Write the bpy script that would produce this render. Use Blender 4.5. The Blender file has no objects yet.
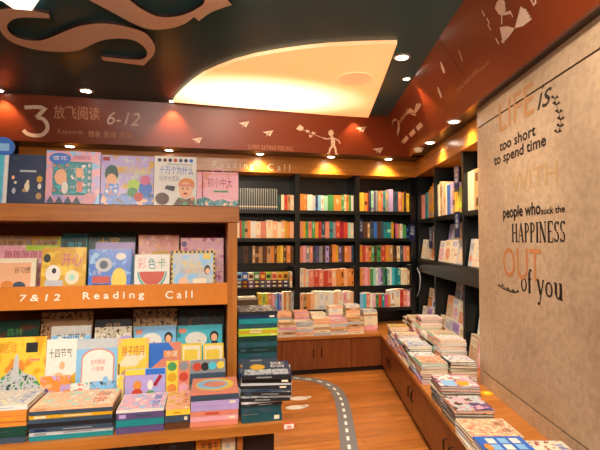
import bpy, bmesh, math, random
from mathutils import Matrix, Vector
random.seed(7)
sc = bpy.context.scene
COL = sc.collection
R = math.radians
# ---------------------------------------------------------------- camera
F = 450.0; YAW = R(12.1); HZ = 239.5; PIT = math.atan((HZ-225)/F); H = 1.6
fw = Vector((math.sin(YAW)*math.cos(PIT), math.cos(YAW)*math.cos(PIT), math.sin(PIT)))
rt = Vector((math.cos(YAW), -math.sin(YAW), 0)); up = rt.cross(fw); CAM = Vector((0, 0, H))
cd = bpy.data.cameras.new('camera'); cam = bpy.data.objects.new('camera', cd); COL.objects.link(cam)
cd.sensor_width = 36; cd.lens = 36*F/600; cd.clip_start = .05
M = Matrix((rt, up, -fw)).transposed().to_4x4(); M.translation = CAM; cam.matrix_world = M
sc.camera = cam
def ray(x, y): return fw*F + rt*(x-300) + up*(225-y)
def onz(x, y, z):
    d = ray(x, y); return CAM + d*((z-H)/d.z)
def onY(x, y, Y):
    d = ray(x, y); return CAM + d*(Y/d.y)
A = R(13.1); nn = Vector((math.cos(A), -math.sin(A), 0)); rd = Vector((math.sin(A), math.cos(A), 0)); PHI = -(math.pi/2 + A)
def AR(a, t, z): return nn*a + rd*t + Vector((0, 0, z))
def frame(p, rot): return Matrix.Translation(p) @ Matrix.Rotation(rot, 4, 'Z')
FR = frame(AR(0, 0, 0), PHI)            # local x = -t, y = a, z = z
def L(a, t, z=0): return Vector((-t, a, z))
class Plane:
    def __init__(s, o, r, u):
        s.o, s.r, s.u = Vector(o), Vector(r).normalized(), Vector(u).normalized(); s.n = s.r.cross(s.u)
        if (CAM-s.o).dot(s.n) < 0: s.n = -s.n
    def px(s, x, y):
        d = ray(x, y); t = (s.o-CAM).dot(s.n)/d.dot(s.n); q = CAM+d*t-s.o
        return q.dot(s.r), q.dot(s.u)
    def at(s, u, v, off=.002): return s.o + s.r*u + s.u*v + s.n*off
# ---------------------------------------------------------------- materials
PAL = dict(deepteal='1b4f58', deepgreen='12352e', black='0b0c0e', charcoal='24262a', navy='1b2b52', blue='2f6fd0', skyblue='8cc4ee', teal='1c8a92', cyan='4fc4d8',
  darkgreen='15443a', green='4c9a58', lime='b5d53a', yellow='f0cf45', gold='d9a520', orange='e58f3c', red='c8452f', crimson='a3182b',
  pink='ecaab8', magenta='d05a8c', lilac='b9a4dd', purple='5e4f80', cream='f1e3c4', white='ece8e0', grey='8d9096', silver='c3c7cc',
  brown='5d3a22', tan='c59a68', peach='f6b98e', maroon='5a1418', slate='3b4f63', salmon='df8a72', mint='a5dcc4')
MATS = {}
def lin(h):
    c = [int(h[i:i+2], 16)/255 for i in (0, 2, 4)]
    return tuple(((v/12.92) if v <= .04045 else ((v+.055)/1.055)**2.4) for v in c) + (1,)
def newmat(name):
    m = bpy.data.materials.new(name); m.use_nodes = True
    return m, m.node_tree.nodes, m.node_tree.links, m.node_tree.nodes['Principled BSDF']
def mat(c, rough=.38, metal=0, var=.12):
    key = (c, rough, metal)
    if key in MATS: return MATS[key]
    m, N, K, b = newmat('paint_'+c)
    col = lin(PAL.get(c, c))
    n = N.new('ShaderNodeTexNoise'); n.inputs['Scale'].default_value = 35; n.inputs['Detail'].default_value = 3
    tc = N.new('ShaderNodeTexCoord'); K.new(tc.outputs['Object'], n.inputs['Vector'])
    mx = N.new('ShaderNodeMix'); mx.data_type = 'RGBA'
    mx.inputs['A'].default_value = tuple(v*(1-var) for v in col[:3])+(1,); mx.inputs['B'].default_value = tuple(min(1, v*(1+var)) for v in col[:3])+(1,)
    K.new(n.outputs['Fac'], mx.inputs['Factor']); K.new(mx.outputs['Result'], b.inputs['Base Color'])
    b.inputs['Roughness'].default_value = rough; b.inputs['Metallic'].default_value = metal
    MATS[key] = m; return m
def printmat(c1, c2, c3, scale=22):
    """printed cover: patches of three inks"""
    key = ('print', c1, c2, c3, scale)
    if key in MATS: return MATS[key]
    m, N, K, b = newmat('print_%s_%s_%s' % (c1, c2, c3))
    tc = N.new('ShaderNodeTexCoord')
    v = N.new('ShaderNodeTexNoise'); v.inputs['Scale'].default_value = scale*1.4; v.inputs['Detail'].default_value = 4
    K.new(tc.outputs['Object'], v.inputs['Vector'])
    r = N.new('ShaderNodeValToRGB'); r.color_ramp.interpolation = 'LINEAR'; e = r.color_ramp.elements
    e[0].position = .40; e[0].color = lin(PAL.get(c1, c1)); e[1].position = .46; e[1].color = lin(PAL.get(c2, c2))
    x = e.new(.55); x.color = lin(PAL.get(c2, c2)); x = e.new(.60); x.color = lin(PAL.get(c3, c3))
    K.new(v.outputs['Fac'], r.inputs['Fac']); K.new(r.outputs['Color'], b.inputs['Base Color'])
    b.inputs['Roughness'].default_value = .3
    MATS[key] = m; return m
def wood(name, c1, c2, rough=.35, scale=(1, 14, 14), axis=None, planks=None):
    m, N, K, b = newmat(name)
    tc = N.new('ShaderNodeTexCoord'); mp = N.new('ShaderNodeMapping'); mp.inputs['Scale'].default_value = scale
    K.new(tc.outputs['Object'], mp.inputs['Vector'])
    n = N.new('ShaderNodeTexNoise'); n.inputs['Scale'].default_value = 2.2; n.inputs['Detail'].default_value = 6; n.inputs['Distortion'].default_value = .6
    K.new(mp.outputs['Vector'], n.inputs['Vector'])
    r = N.new('ShaderNodeValToRGB'); e = r.color_ramp.elements
    e[0].position = .3; e[0].color = lin(c1); e[1].position = .7; e[1].color = lin(c2)
    K.new(n.outputs['Fac'], r.inputs['Fac'])
    out = r.outputs['Color']
    if planks:
        bt = N.new('ShaderNodeTexBrick'); bt.offset = .37; bt.inputs['Scale'].default_value = 1
        bt.inputs['Brick Width'].default_value = 1.25; bt.inputs['Row Height'].default_value = .125; bt.inputs['Mortar Size'].default_value = .002
        bt.inputs['Color1'].default_value = (.78, .78, .78, 1); bt.inputs['Color2'].default_value = (1.18, 1.18, 1.18, 1); bt.inputs['Mortar'].default_value = (.35, .35, .35, 1)
        K.new(tc.outputs['Object'], bt.inputs['Vector'])
        mx = N.new('ShaderNodeMix'); mx.data_type = 'RGBA'; mx.blend_type = 'MULTIPLY'; mx.inputs['Factor'].default_value = 1
        K.new(out, mx.inputs['A']); K.new(bt.outputs['Color'], mx.inputs['B']); out = mx.outputs['Result']
    K.new(out, b.inputs['Base Color']); b.inputs['Roughness'].default_value = rough
    MATS[name] = m; return m
WOOD = wood('wood_orange', 'a45f24', 'c27c36')
WOODV = wood('wood_orange_upright', 'a45f24', 'c27c36', scale=(14, 14, 1))
WOODC = wood('wood_cabinet', '6e3719', '874b24', scale=(14, 14, 1.2))
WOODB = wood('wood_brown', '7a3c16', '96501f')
WOODN = wood('wood_cornice', 'b0661e', 'cc8730', rough=.3)
FLOOR = wood('floor_wood', 'a8602a', 'c67c38', rough=.3, scale=(1.2, 12, 1), planks=True)
DARK = mat('070e10', .32, 0, .2); DARKP = mat('06090b', .4, 0, .2); WALLDARK = mat('2a1c14', .6)  # last one: even dark brown of the walls behind the bookcases
def concrete():
    m, N, K, b = newmat('concrete_tan')
    tc = N.new('ShaderNodeTexCoord')
    n1 = N.new('ShaderNodeTexNoise'); n1.inputs['Scale'].default_value = 1.3; n1.inputs['Detail'].default_value = 8; n1.inputs['Roughness'].default_value = .65
    n2 = N.new('ShaderNodeTexNoise'); n2.inputs['Scale'].default_value = 28; n2.inputs['Detail'].default_value = 6
    for n in (n1, n2): K.new(tc.outputs['Object'], n.inputs['Vector'])
    a = N.new('ShaderNodeValToRGB'); e = a.color_ramp.elements; e[0].position = .3; e[0].color = lin('a5896e'); e[1].position = .7; e[1].color = lin('c4a788')
    c = N.new('ShaderNodeValToRGB'); e = c.color_ramp.elements; e[0].position = .3; e[0].color = (.86, .85, .84, 1); e[1].position = .62; e[1].color = (1.08, 1.08, 1.08, 1)
    K.new(n1.outputs['Fac'], a.inputs['Fac']); K.new(n2.outputs['Fac'], c.inputs['Fac'])
    mx = N.new('ShaderNodeMix'); mx.data_type = 'RGBA'; mx.blend_type = 'MULTIPLY'; mx.inputs['Factor'].default_value = 1
    K.new(a.outputs['Color'], mx.inputs['A']); K.new(c.outputs['Color'], mx.inputs['B']); K.new(mx.outputs['Result'], b.inputs['Base Color'])
    bp = N.new('ShaderNodeBump'); bp.inputs['Strength'].default_value = .25; bp.inputs['Distance'].default_value = .004
    K.new(n2.outputs['Fac'], bp.inputs['Height']); K.new(bp.outputs['Normal'], b.inputs['Normal']); b.inputs['Roughness'].default_value = .42
    return m
CONC = concrete()
def emis(name, col, s):
    m, N, K, b = newmat(name); b.inputs['Base Color'].default_value = (.8, .8, .8, 1)
    b.inputs['Emission Color'].default_value = lin(col); b.inputs['Emission Strength'].default_value = s; return m
LENS = emis('lamp_lens', 'fff1dc', 30)
PANELR = mat('863a1c', .3, 0, .06)
CEIL = mat('27596a', .35, 0, .15)
def pages():
    m, N, K, b = newmat('page_edges')
    tc = N.new('ShaderNodeTexCoord'); w = N.new('ShaderNodeTexNoise'); w.inputs['Scale'].default_value = 9
    mp = N.new('ShaderNodeMapping'); mp.inputs['Scale'].default_value = (1, 1, 60); K.new(tc.outputs['Object'], mp.inputs['Vector']); K.new(mp.outputs['Vector'], w.inputs['Vector'])
    r = N.new('ShaderNodeValToRGB'); e = r.color_ramp.elements; e[0].position = .35; e[0].color = lin('b9a98f'); e[1].position = .65; e[1].color = lin('efe6d4')
    K.new(w.outputs['Fac'], r.inputs['Fac']); K.new(r.outputs['Color'], b.inputs['Base Color']); b.inputs['Roughness'].default_value = .8
    return m
PAGES = pages()
# ---------------------------------------------------------------- mesh building
class MB:
    def __init__(s): s.v = []; s.f = []; s.m = []; s.mats = []
    def mi(s, m):
        if isinstance(m, str): m = mat(m)
        if m not in s.mats: s.mats.append(m)
        return s.mats.index(m)
    def add(s, vs, fs, m):
        o = len(s.v); s.v += [tuple(v) for v in vs]; i = s.mi(m)
        for f in fs: s.f.append(tuple(o+k for k in f)); s.m.append(i)
    def hexa(s, p, m):   # 8 points: bottom ring, top ring
        s.add(p, [(3, 2, 1, 0), (4, 5, 6, 7), (0, 1, 5, 4), (1, 2, 6, 5), (2, 3, 7, 6), (3, 0, 4, 7)], m)
    def box(s, x0, y0, z0, x1, y1, z1, m, T=None):
        p = [Vector(q) for q in ((x0, y0, z0), (x1, y0, z0), (x1, y1, z0), (x0, y1, z0), (x0, y0, z1), (x1, y0, z1), (x1, y1, z1), (x0, y1, z1))]
        if T: p = [T(*q) for q in p]
        s.hexa(p, m)
    def poly(s, pts, m): s.add(pts, [tuple(range(len(pts)))], m)
    def prism(s, lo, hi, m):
        n = len(lo); s.add(list(lo)+list(hi), [tuple(reversed(range(n))), tuple(range(n, 2*n))] + [(i, (i+1) % n, n+(i+1) % n, n+i) for i in range(n)], m)
    def lathe(s, prof, m, seg=24, c=(0, 0, 0), axis='z'):
        vs = []; fs = []
        for r_, z in prof:
            for k in range(seg):
                a = 2*math.pi*k/seg; q = (r_*math.cos(a), r_*math.sin(a), z)
                vs.append((c[0]+q[0], c[1]+q[1], c[2]+q[2]))
        for i in range(len(prof)-1):
            for k in range(seg): fs.append((i*seg+k, i*seg+(k+1) % seg, (i+1)*seg+(k+1) % seg, (i+1)*seg+k))
        s.add(vs, fs, m)
        s.add(vs[-seg:], [tuple(range(seg))], m)
    def tube(s, pts, r, m, seg=8):
        vs = []; fs = []
        for i, p in enumerate(pts):
            p = Vector(p); d = (Vector(pts[min(i+1, len(pts)-1)])-Vector(pts[max(i-1, 0)])).normalized()
            a = d.orthogonal().normalized(); b = d.cross(a)
            for k in range(seg): t = 2*math.pi*k/seg; vs.append(p+a*r*math.cos(t)+b*r*math.sin(t))
        for i in range(len(pts)-1):
            for k in range(seg): fs.append((i*seg+k, i*seg+(k+1) % seg, (i+1)*seg+(k+1) % seg, (i+1)*seg+k))
        s.add(vs, fs, m)
    def build(s, name, parent=None, mw=None, bevel=0, smooth=False, fix=True):
        me = bpy.data.meshes.new(name); me.from_pydata(s.v, [], s.f)
        for m in s.mats: me.materials.append(m)
        me.polygons.foreach_set('material_index', s.m)
        if fix:
            bm = bmesh.new(); bm.from_mesh(me); bmesh.ops.recalc_face_normals(bm, faces=bm.faces); bm.to_mesh(me); bm.free()
        if smooth: me.polygons.foreach_set('use_smooth', [True]*len(me.polygons))
        me.update(); o = bpy.data.objects.new(name, me); COL.objects.link(o)
        mw = mw.copy() if mw is not None else Matrix.Identity(4)
        if parent: o.parent = parent
        o.matrix_basis = mw; WM[o.name] = (wof(parent) @ mw) if parent else mw
        if bevel:
            b = o.modifiers.new('bevel', 'BEVEL'); b.width = bevel; b.segments = 2; b.limit_method = 'ANGLE'
        return o
WM = {}
def wof(o): return WM.get(o.name, Matrix.Identity(4))
def attach(o, par, world=None):
    world = world if world is not None else Matrix.Identity(4)
    o.parent = par; o.matrix_basis = wof(par).inverted() @ world; WM[o.name] = world.copy(); return o
def tag(o, label, cat, group=None):
    o['label'] = label; o['category'] = cat
    if group: o['group'] = group
    return o
def thing(name, label, cat, mw, group=None):
    o = bpy.data.objects.new(name, None); COL.objects.link(o); o.empty_display_size = .05
    o.matrix_basis = mw if isinstance(mw, Matrix) else Matrix.Translation(mw); WM[o.name] = o.matrix_basis.copy()
    return tag(o, label, cat, group)
def struct(o): o['kind'] = 'structure'; return o
TX = {}
def glyphs(body, shear=0):
    """(points, faces) of a text, normalised to its bounding box 0..1"""
    k = (body, shear)
    if k in TX: return TX[k]
    c = bpy.data.curves.new('text', 'FONT'); c.body = body; c.size = 1; c.shear = shear; c.resolution_u = 3
    o = bpy.data.objects.new('text', c); COL.objects.link(o)
    dg = bpy.context.evaluated_depsgraph_get(); dg.update(); me = bpy.data.meshes.new_from_object(o.evaluated_get(dg))
    vs = [v.co.copy() for v in me.vertices]; fs = [tuple(p.vertices) for p in me.polygons]
    bpy.data.objects.remove(o); bpy.data.curves.remove(c); bpy.data.meshes.remove(me)
    if not vs: TX[k] = ([], []); return TX[k]
    x0 = min(v.x for v in vs); x1 = max(v.x for v in vs); y0 = min(v.y for v in vs); y1 = max(v.y for v in vs)
    TX[k] = ([((v.x-x0)/(x1-x0), (v.y-y0)/(y1-y0)) for v in vs], fs); return TX[k]
def ptext(mb, pl, body, x0, y0, x1, y1, m, off=.002, shear=0, bold=0):
    """text on a plane, box given by its lower left and upper right image points"""
    ua, va = pl.px(x0, y0); ub, vb = pl.px(x1, y1); vs, fs = glyphs(body, shear)
    offs = [(0, 0)] if not bold else [(-bold, 0), (bold, 0), (0, -bold), (0, bold), (0, 0)]
    for k, (dx, dy) in enumerate(offs):
        mb.add([pl.at(ua+(ub-ua)*x+dx, va+(vb-va)*y+dy, off+k*.0002) for x, y in vs], fs, m)
def ppoly(mb, pl, pts, m, off=.002): mb.poly([pl.at(*pl.px(x, y), off) for x, y in pts], m)
def pthick(mb, pl, pts, m, o0, o1):
    q = [pl.px(x, y) for x, y in pts]; mb.prism([pl.at(u, v, o0) for u, v in q], [pl.at(u, v, o1) for u, v in q], m)
def pstroke(mb, pl, pts, w, m, off=.002):
    """stroke through image points, w in metres (one value or one per point)"""
    q = [Vector(pl.px(x, y)) for x, y in pts]; ws = w if isinstance(w, (list, tuple)) else [w]*len(q)
    l = []; r_ = []
    for i, p in enumerate(q):
        d = (q[min(i+1, len(q)-1)]-q[max(i-1, 0)]).normalized(); nrm = Vector((-d.y, d.x))*ws[i]/2
        l.append(p+nrm); r_.append(p-nrm)
    for i in range(len(q)-1): mb.poly([pl.at(*l[i], off), pl.at(*l[i+1], off), pl.at(*r_[i+1], off), pl.at(*r_[i], off)], m)
def smooth(pts, k=6):
    out = []
    for i in range(len(pts)-1):
        p0 = pts[max(i-1, 0)]; p1 = pts[i]; p2 = pts[i+1]; p3 = pts[min(i+2, len(pts)-1)]
        for j in range(k):
            t = j/k; out.append(tuple(.5*((2*b_)+(-a_+c_)*t+(2*a_-5*b_+4*c_-d_)*t*t+(-a_+3*b_-3*c_+d_)*t**3) for a_, b_, c_, d_ in zip(p0, p1, p2, p3)))
    return out+[pts[-1]]
# ---------------------------------------------------------------- the room
ZC = 3.15; ZS = 2.66; YB = 5.68; AW = 1.38; AF = 1.50; ZT = .455
XL = -2.9; YN = -1.6
cor = lambda a, Y: (Y - nn.y*a)/rd.y     # t where the line a meets y = Y
b = MB(); b.box(XL-.1, YN-.1, -.06, 3.9, 6.3, 0, FLOOR); struct(b.build('floor'))
b = MB(); b.box(XL-.1, YN-.1, ZC, 3.9, 6.3, ZC+.06, CEIL); ceiling = struct(b.build('ceiling'))
b = MB(); b.box(XL-.1, 6.12, 0, 3.9, 6.3, ZC, WALLDARK); struct(b.build('wall_back'))
b = MB(); b.box(XL-.1, YN, 0, XL, 6.12, ZC, mat('5c4636', .7)); struct(b.build('wall_left'))
b = MB(); b.box(XL, YN-.1, 0, 3, YN, ZC, mat('4c3a2c', .7)); struct(b.build('wall_front'))
# concrete wall on the right with two dark grooves
TE = 3.665
WR = Plane(AR(AW, 0, 0), -rd, (0, 0, 1))
b = MB()
for z0, z1 in ((0, .556), (.568, 2.496), (2.508, ZS)): b.box(-TE, AW, z0, 1.6, AW+.22, z1, CONC)
b.box(-TE+.006, AW+.012, 0, 1.6, AW+.2, ZS, mat('120c0a', .8))
wr = struct(b.build('wall_right', mw=FR))
b = MB(); b.box(-6.6, AF+.42, 0, 1.6, AF+.5, ZC, WALLDARK); struct(b.build('wall_alcove', mw=FR)) 
# wall lettering
INK = mat('1d1714', .5); OCH = mat('bd7a48', .5); OCH2 = mat('b37f4e', .5)
def on(parent, mb, name, label=None):
    o = mb.build(name, fix=False); attach(o, parent)
    if label: o['label'] = label
    return o
def wbox(mb, body, x0, yb, x1, yt, m, bold=0, shear=0):
    """yb: baseline at x0, yt: top at x1"""
    ptext(mb, WR, body, x0, yb, x1, yt, m, .0015, shear, bold)
b = MB(); wbox(b, 'LIFE', 499.5, 132, 533.5, 81, OCH2, .002); on(wr, b, 'lettering', 'faded ochre word LIFE')
b = MB(); wbox(b, 'is', 537.5, 111, 552, 79, INK, 0, .35); on(wr, b, 'lettering', 'dark slanted word is')
b = MB(); wbox(b, 'too short', 500, 151.5, 535.5, 124, INK, .003); on(wr, b, 'lettering', 'dark words too short')
b = MB(); wbox(b, 'to spend time', 494.5, 168.5, 546, 133.5, INK, .003); on(wr, b, 'lettering', 'dark words to spend time')
b = MB(); wbox(b, 'WITH', 512, 193, 558, 160, mat('b99468', .5), .001); on(wr, b, 'lettering', 'nearly faded ochre word')
b = MB(); wbox(b, 'people who', 503.5, 221.5, 540.5, 201.5, INK, .0035); on(wr, b, 'lettering', 'dark words people who')
b = MB(); wbox(b, 'suck the', 541.5, 214.5, 565, 205, INK, .002); on(wr, b, 'lettering', 'small dark words suck the')
b = MB(); wbox(b, 'OUT', 503.5, 276, 541, 249, OCH, .001); on(wr, b, 'lettering', 'ochre word OUT')
def serif_word(mb, x0, y0, x1, y1, word, m, U0=None):
    ua, va = WR.px(x0, y0); ub, vb = WR.px(x1, y1); h = vb-va; n_ = len(word)
    widths = {'H': 1.15, 'A': 1.1, 'P': .9, 'I': .5, 'N': 1.15, 'E': .9, 'S': .75, 'o': .95, 'f': .7, 'y': .95, 'u': 1.0, ' ': .45}
    tot = sum(widths[c] for c in word); s = (ub-ua)/tot; u = ua
    def P(x, y): return WR.at(X0+x*W, va+y*h, .0015)
    def st(pts, ws):
        q = [Vector((X0+x*W, va+y*h)) for x, y in pts]
        for i in range(len(q)-1):
            d = (q[i+1]-q[i]).normalized(); nr = Vector((-d.y, d.x))
            a_, b_ = q[i]+nr*ws*.5, q[i+1]+nr*ws*.5; c_, e_ = q[i+1]-nr*ws*.5, q[i]-nr*ws*.5
            mb.poly([WR.at(*v, .0015) for v in (a_, b_, c_, e_)], m)
    TK = s*.26; TN = s*.10
    def ring(cx, cy, rx, ry, a0=0, a1=360, k=16):
        o_ = []; i_ = []
        for j in range(k+1):
            t = R(a0+(a1-a0)*j/k); th = TN/2+(TK-TN)/2*abs(math.cos(t))
            o_.append(Vector((X0+cx*W+(rx*W+th*.3)*math.cos(t), va+(cy+ry*math.sin(t))*h)))
            i_.append(Vector((X0+cx*W+(rx*W-th*1.2)*math.cos(t), va+(cy+ry*math.sin(t))*h-math.sin(t)*TN*1.2)))
        for j in range(k): mb.poly([WR.at(*v, .0015) for v in (o_[j], o_[j+1], i_[j+1], i_[j])], m)
    for c in word:
        W = widths[c]*s*.94; X0 = u; u += widths[c]*s
        def sf(x, y, w=.15): st([(x-w, y), (x+w, y)], TN)
        if c == 'H': st([(.2, 0), (.2, 1)], TK); st([(.8, 0), (.8, 1)], TK); st([(.2, .5), (.8, .5)], TN); [sf(x, y) for x in (.2, .8) for y in (.02, .98)]
        elif c == 'A': st([(.12, 0), (.5, 1)], TN); st([(.5, 1), (.84, 0)], TK); st([(.25, .35), (.72, .35)], TN); sf(.12, .02); sf(.85, .02)
        elif c == 'P': st([(.25, 0), (.25, 1)], TK); sf(.25, .02, .2); sf(.2, .98, .15); ring(.45, .74, .42, .25, -90, 90); st([(.25, .98), (.5, .98)], TN); st([(.25, .5), (.5, .5)], TN)
        elif c == 'I': st([(.5, 0), (.5, 1)], TK); sf(.5, .02, .35); sf(.5, .98, .35)
        elif c == 'N': st([(.18, 0), (.18, 1)], TN); st([(.82, 0), (.82, 1)], TN); st([(.2, 1), (.8, 0)], TK); sf(.18, .02); sf(.14, .98); sf(.82, .98)
        elif c == 'E': st([(.25, 0), (.25, 1)], TK); [st([(.1, y), (x, y)], TN) for y, x in ((.02, .9), (.52, .7), (.98, .88))]; st([(.88, .02), (.92, .22)], TN); st([(.86, .98), (.88, .8)], TN)
        elif c == 'S': ring(.5, .74, .38, .24, 30, 270); ring(.5, .26, .38, .24, -150, 90); st([(.86, .8), (.86, .98)], TN); st([(.12, .2), (.12, .02)], TN)
        elif c == 'o': ring(.5, .46, .42, .26)
        elif c == 'u': st([(.25, .7), (.25, .35)], TK); ring(.5, .38, .28, .18, 180, 360); st([(.78, .2), (.78, .7)], TK); sf(.18, .71); sf(.72, .71); sf(.86, .21, .1)
        elif c == 'y': st([(.15, .72), (.5, .22)], TK); st([(.85, .72), (.35, -.12)], TN*1.3); sf(.15, .72, .16); sf(.85, .72, .13); ring(.25, -.1, .14, .06)
        elif c == 'f': st([(.35, .2), (.35, .95)], TK); sf(.35, .21, .22); st([(.05, .70), (.75, .70)], TN); ring(.6, .95, .27, .12, 20, 180)
b = MB(); serif_word(b, 512, 242, 566, 220, 'HAPPINESS', INK); on(wr, b, 'lettering', 'bold dark word HAPPINESS')
b = MB(); serif_word(b, 521, 296, 563.5, 275.5, 'of you', INK); on(wr, b, 'lettering', 'large dark words of you')
b = MB()
def leafy(pts, sz):
    pstroke(b, WR, pts, .005, INK, .0015)
    for i, (x, y) in enumerate(pts):
        for sgn in (1, -1): pstroke(b, WR, [(x, y), (x+sgn*sz*.5, y-sz*.6), (x+sgn*sz, y-sz*.5)], [.003, .018, .002], INK, .0015)
leafy([(555, 99), (556.5, 105), (559, 113), (561, 120), (560.5, 127), (558, 133)], 4); on(wr, b, 'leaf_sprig', 'dark leafy sprig beside the slanted word')
b = MB(); leafy([(501, 287), (506, 290), (511, 292), (516, 293)], 3.2); on(wr, b, 'leaf_sprig', 'dark leafy sprig beside of you')
# ---------------------------------------------------------------- soffit: underside + two red panels
YP0, YP1 = 5.33, 5.26; AP0, AP1 = 1.30, 1.01
tc0 = cor(AP0, YP0); tc1 = cor(AP1, YP1)
c0 = AR(AP0, tc0, ZS); c1 = AR(AP1, tc1, ZC)
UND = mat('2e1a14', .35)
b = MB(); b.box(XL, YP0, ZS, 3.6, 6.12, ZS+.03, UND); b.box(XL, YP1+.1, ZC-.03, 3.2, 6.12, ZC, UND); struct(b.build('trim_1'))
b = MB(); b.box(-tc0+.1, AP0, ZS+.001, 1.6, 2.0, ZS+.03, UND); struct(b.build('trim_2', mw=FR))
b = MB(); p = [Vector((XL, YP0, ZS)), c0, c1, Vector((XL, YP1, ZC))]
b.prism(p, [q+Vector((0, .025, 0)) for q in p], PANELR); tb = struct(b.build('trim_3'))
q0, q1 = AR(AP0, -1.6, ZS), AR(AP1, -1.6, ZC)
b = MB(); p = [c0, q0, q1, c1]; b.prism(p, [q+nn*.025 for q in p], PANELR); tr = struct(b.build('trim_4'))
PB = Plane((0, YP0, ZS), (1, 0, 0), (0, YP1-YP0, ZC-ZS)); PR = Plane(AR(AP0, 0, ZS), -rd, nn*(AP1-AP0)+Vector((0, 0, ZC-ZS)))
CRM = mat('f2d8c0', .5); CRM2 = mat('c88a66', .5)
def onp(mb, parent, name, label=None): return on(parent, mb, name, label)
b = MB()   # the big 3
pts3 = [(24.5, 107.5), (35, 107), (46, 107.7), (36.5, 117.5), (43, 119), (47, 124), (47, 130), (42, 134.8), (34, 135.5), (27, 133.5), (23.5, 130)]
pstroke(b, PB, smooth(pts3[:3], 2)+smooth(pts3[3:], 4), .04, CRM); onp(b, tb, 'lettering', 'large pale figure 3')
b = MB(); ptext(b, PB, '放飞阅读', 54, 118.5, 99.5, 107.5, CRM2, bold=.0015); onp(b, tb, 'lettering', 'outlined Chinese heading')
b = MB(); ptext(b, PB, '6-12', 107, 124.5, 140, 113, CRM, shear=.3); ptext(b, PB, 'years old', 141.5, 126, 155, 122.5, CRM2); onp(b, tb, 'lettering', 'pale age range 6-12')
b = MB(); ptext(b, PB, 'Keywords', 58, 135, 83, 130, CRM2)
for i, s in enumerate(('想象', '思维', '思维')): ptext(b, PB, s, 88+15.5*i, 137+.6*i, 101+15.5*i, 131+.6*i, CRM2, bold=.001)
onp(b, tb, 'lettering', 'small line of keywords')
def plane_icon(mb, pl, x, y, s=1, rot=0):
    def q(dx, dy): c, si = math.cos(rot), math.sin(rot); return (x+s*(dx*c-dy*si), y+s*(dx*si+dy*c))
    ppoly(mb, pl, [q(-6, -1), q(6, -3), q(-1, 1)], CRM); ppoly(mb, pl, [q(6, -3), q(2, 4), q(0, 1.6)], CRM); ppoly(mb, pl, [q(-1, 1), q(0, 1.5), q(-2, 4)], CRM)
for x, y in ((197, 140), (244, 124), (268, 133), (361, 129), (378, 150)):
    b = MB(); plane_icon(b, PB, x, y, .9); onp(b, tb, 'paper_plane_motif', 'pale paper plane printed at %s' % {197: 'the far left of the red panel', 244: 'panel left of the kite', 268: 'panel under the light opening', 361: 'panel right of the kite child', 378: 'the lower right of the panel'}[x])
b = MB(); ptext(b, PB, 'SUPER EATING FEELING', 248, 149, 293, 146.5, CRM2); onp(b, tb, 'lettering', 'tiny pale caption')
b = MB()   # child with kite
ppoly(b, PB, [(331+2.8*math.cos(t*.6), 133+3.2*math.sin(t*.6)) for t in range(10)], CRM)
pstroke(b, PB, [(331.5, 136), (333, 141), (333, 145)], [.03, .055, .05], CRM); pstroke(b, PB, [(333, 145), (330, 149), (329, 153), (327, 153.5)], [.03, .025, .02, .015], CRM)
pstroke(b, PB, [(333.5, 145), (335.5, 149), (336, 154), (338, 154)], [.03, .025, .02, .015], CRM); pstroke(b, PB, [(332, 138), (327, 139), (323, 138)], .014, CRM)
pstroke(b, PB, [(334, 138), (339, 141), (340, 143.5)], .014, CRM); pstroke(b, PB, [(323, 138), (315, 135), (308, 132), (301, 129)], .005, CRM)
for x, y in ((314, 133), (311, 136), (308, 131)): ppoly(b, PB, [(x-2, y-1.5), (x+2, y), (x-1.5, y+1.8)], CRM)
ppoly(b, PB, [(296, 129), (300, 124.5), (304, 128), (301, 131)], CRM); onp(b, tb, 'kite_child_motif', 'pale silhouette of a child flying a kite')
b = MB()   # right panel: figure 2 with words
pstroke(b, PR, [(392, 126), (393, 121), (396, 119), (398.5, 122), (399, 128), (397, 136), (396, 145), (399, 146.5), (403, 140)], [.01, .02, .03, .04, .04, .035, .035, .03, .02], CRM)
ptext(b, PR, '0006', 399, 125, 407, 110, CRM, shear=.2); onp(b, tr, 'lettering', 'pale script figure 2')
b = MB(); pstroke(b, PR, [(407, 113), (411, 110), (415, 112), (418, 106), (421, 104)], [.015, .06, .03, .06, .02], CRM); pstroke(b, PR, [(406, 108), (412, 114), (416, 115)], .02, CRM)
for i in range(3): pstroke(b, PR, [(403+7*i, 142-6.5*i), (408+7*i, 137-6.5*i)], .05, CRM)
onp(b, tr, 'lettering', 'pale words after the figure 2')
b = MB(); ptext(b, PR, 'READ AND LISTEN', 459, 91.5, 478, 68, CRM2, bold=.001); ptext(b, PR, 'DREAM', 479.5, 72.5, 489.5, 59.5, CRM2); onp(b, tr, 'lettering', 'small pale caption')
b = MB()   # open book with reader
ppoly(b, PR, [(500, 27), (503, 43), (508, 38), (513, 31), (515, 28), (507, 26)], CRM); ppoly(b, PR, [(515, 28), (518, 17), (521, 6), (525, 9), (530, 19), (531, 20), (523, 26)], CRM)
ppoly(b, PR, [(497, 2), (501, -2), (505, 1), (506, 10), (503, 16), (499, 14), (495, 8)], CRM); pstroke(b, PR, [(502, 16), (502, 24)], .012, CRM); pstroke(b, PR, [(504, 14), (511, 12), (513, 17)], [.015, .02, .01], CRM)
for x, y in ((482, 10), (487, 18), (488, 24), (496, 38)): pstroke(b, PR, [(x, y), (x+3, y+6)], .012, CRM)
pstroke(b, PR, [(531, -1), (534, 5), (536, 2), (535, -3)], .012, CRM); onp(b, tr, 'reader_motif', 'pale print of a reader over an open book')
for x, y in ((443, 68), (461, 56), (440, 93)):
    b = MB(); pstroke(b, PR, [(x-2, y-6), (x, y), (x+1.5, y+5)], [.02, .05, .03] if x != 461 else .012, CRM); onp(b, tr, 'paint_mark', None)
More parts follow.
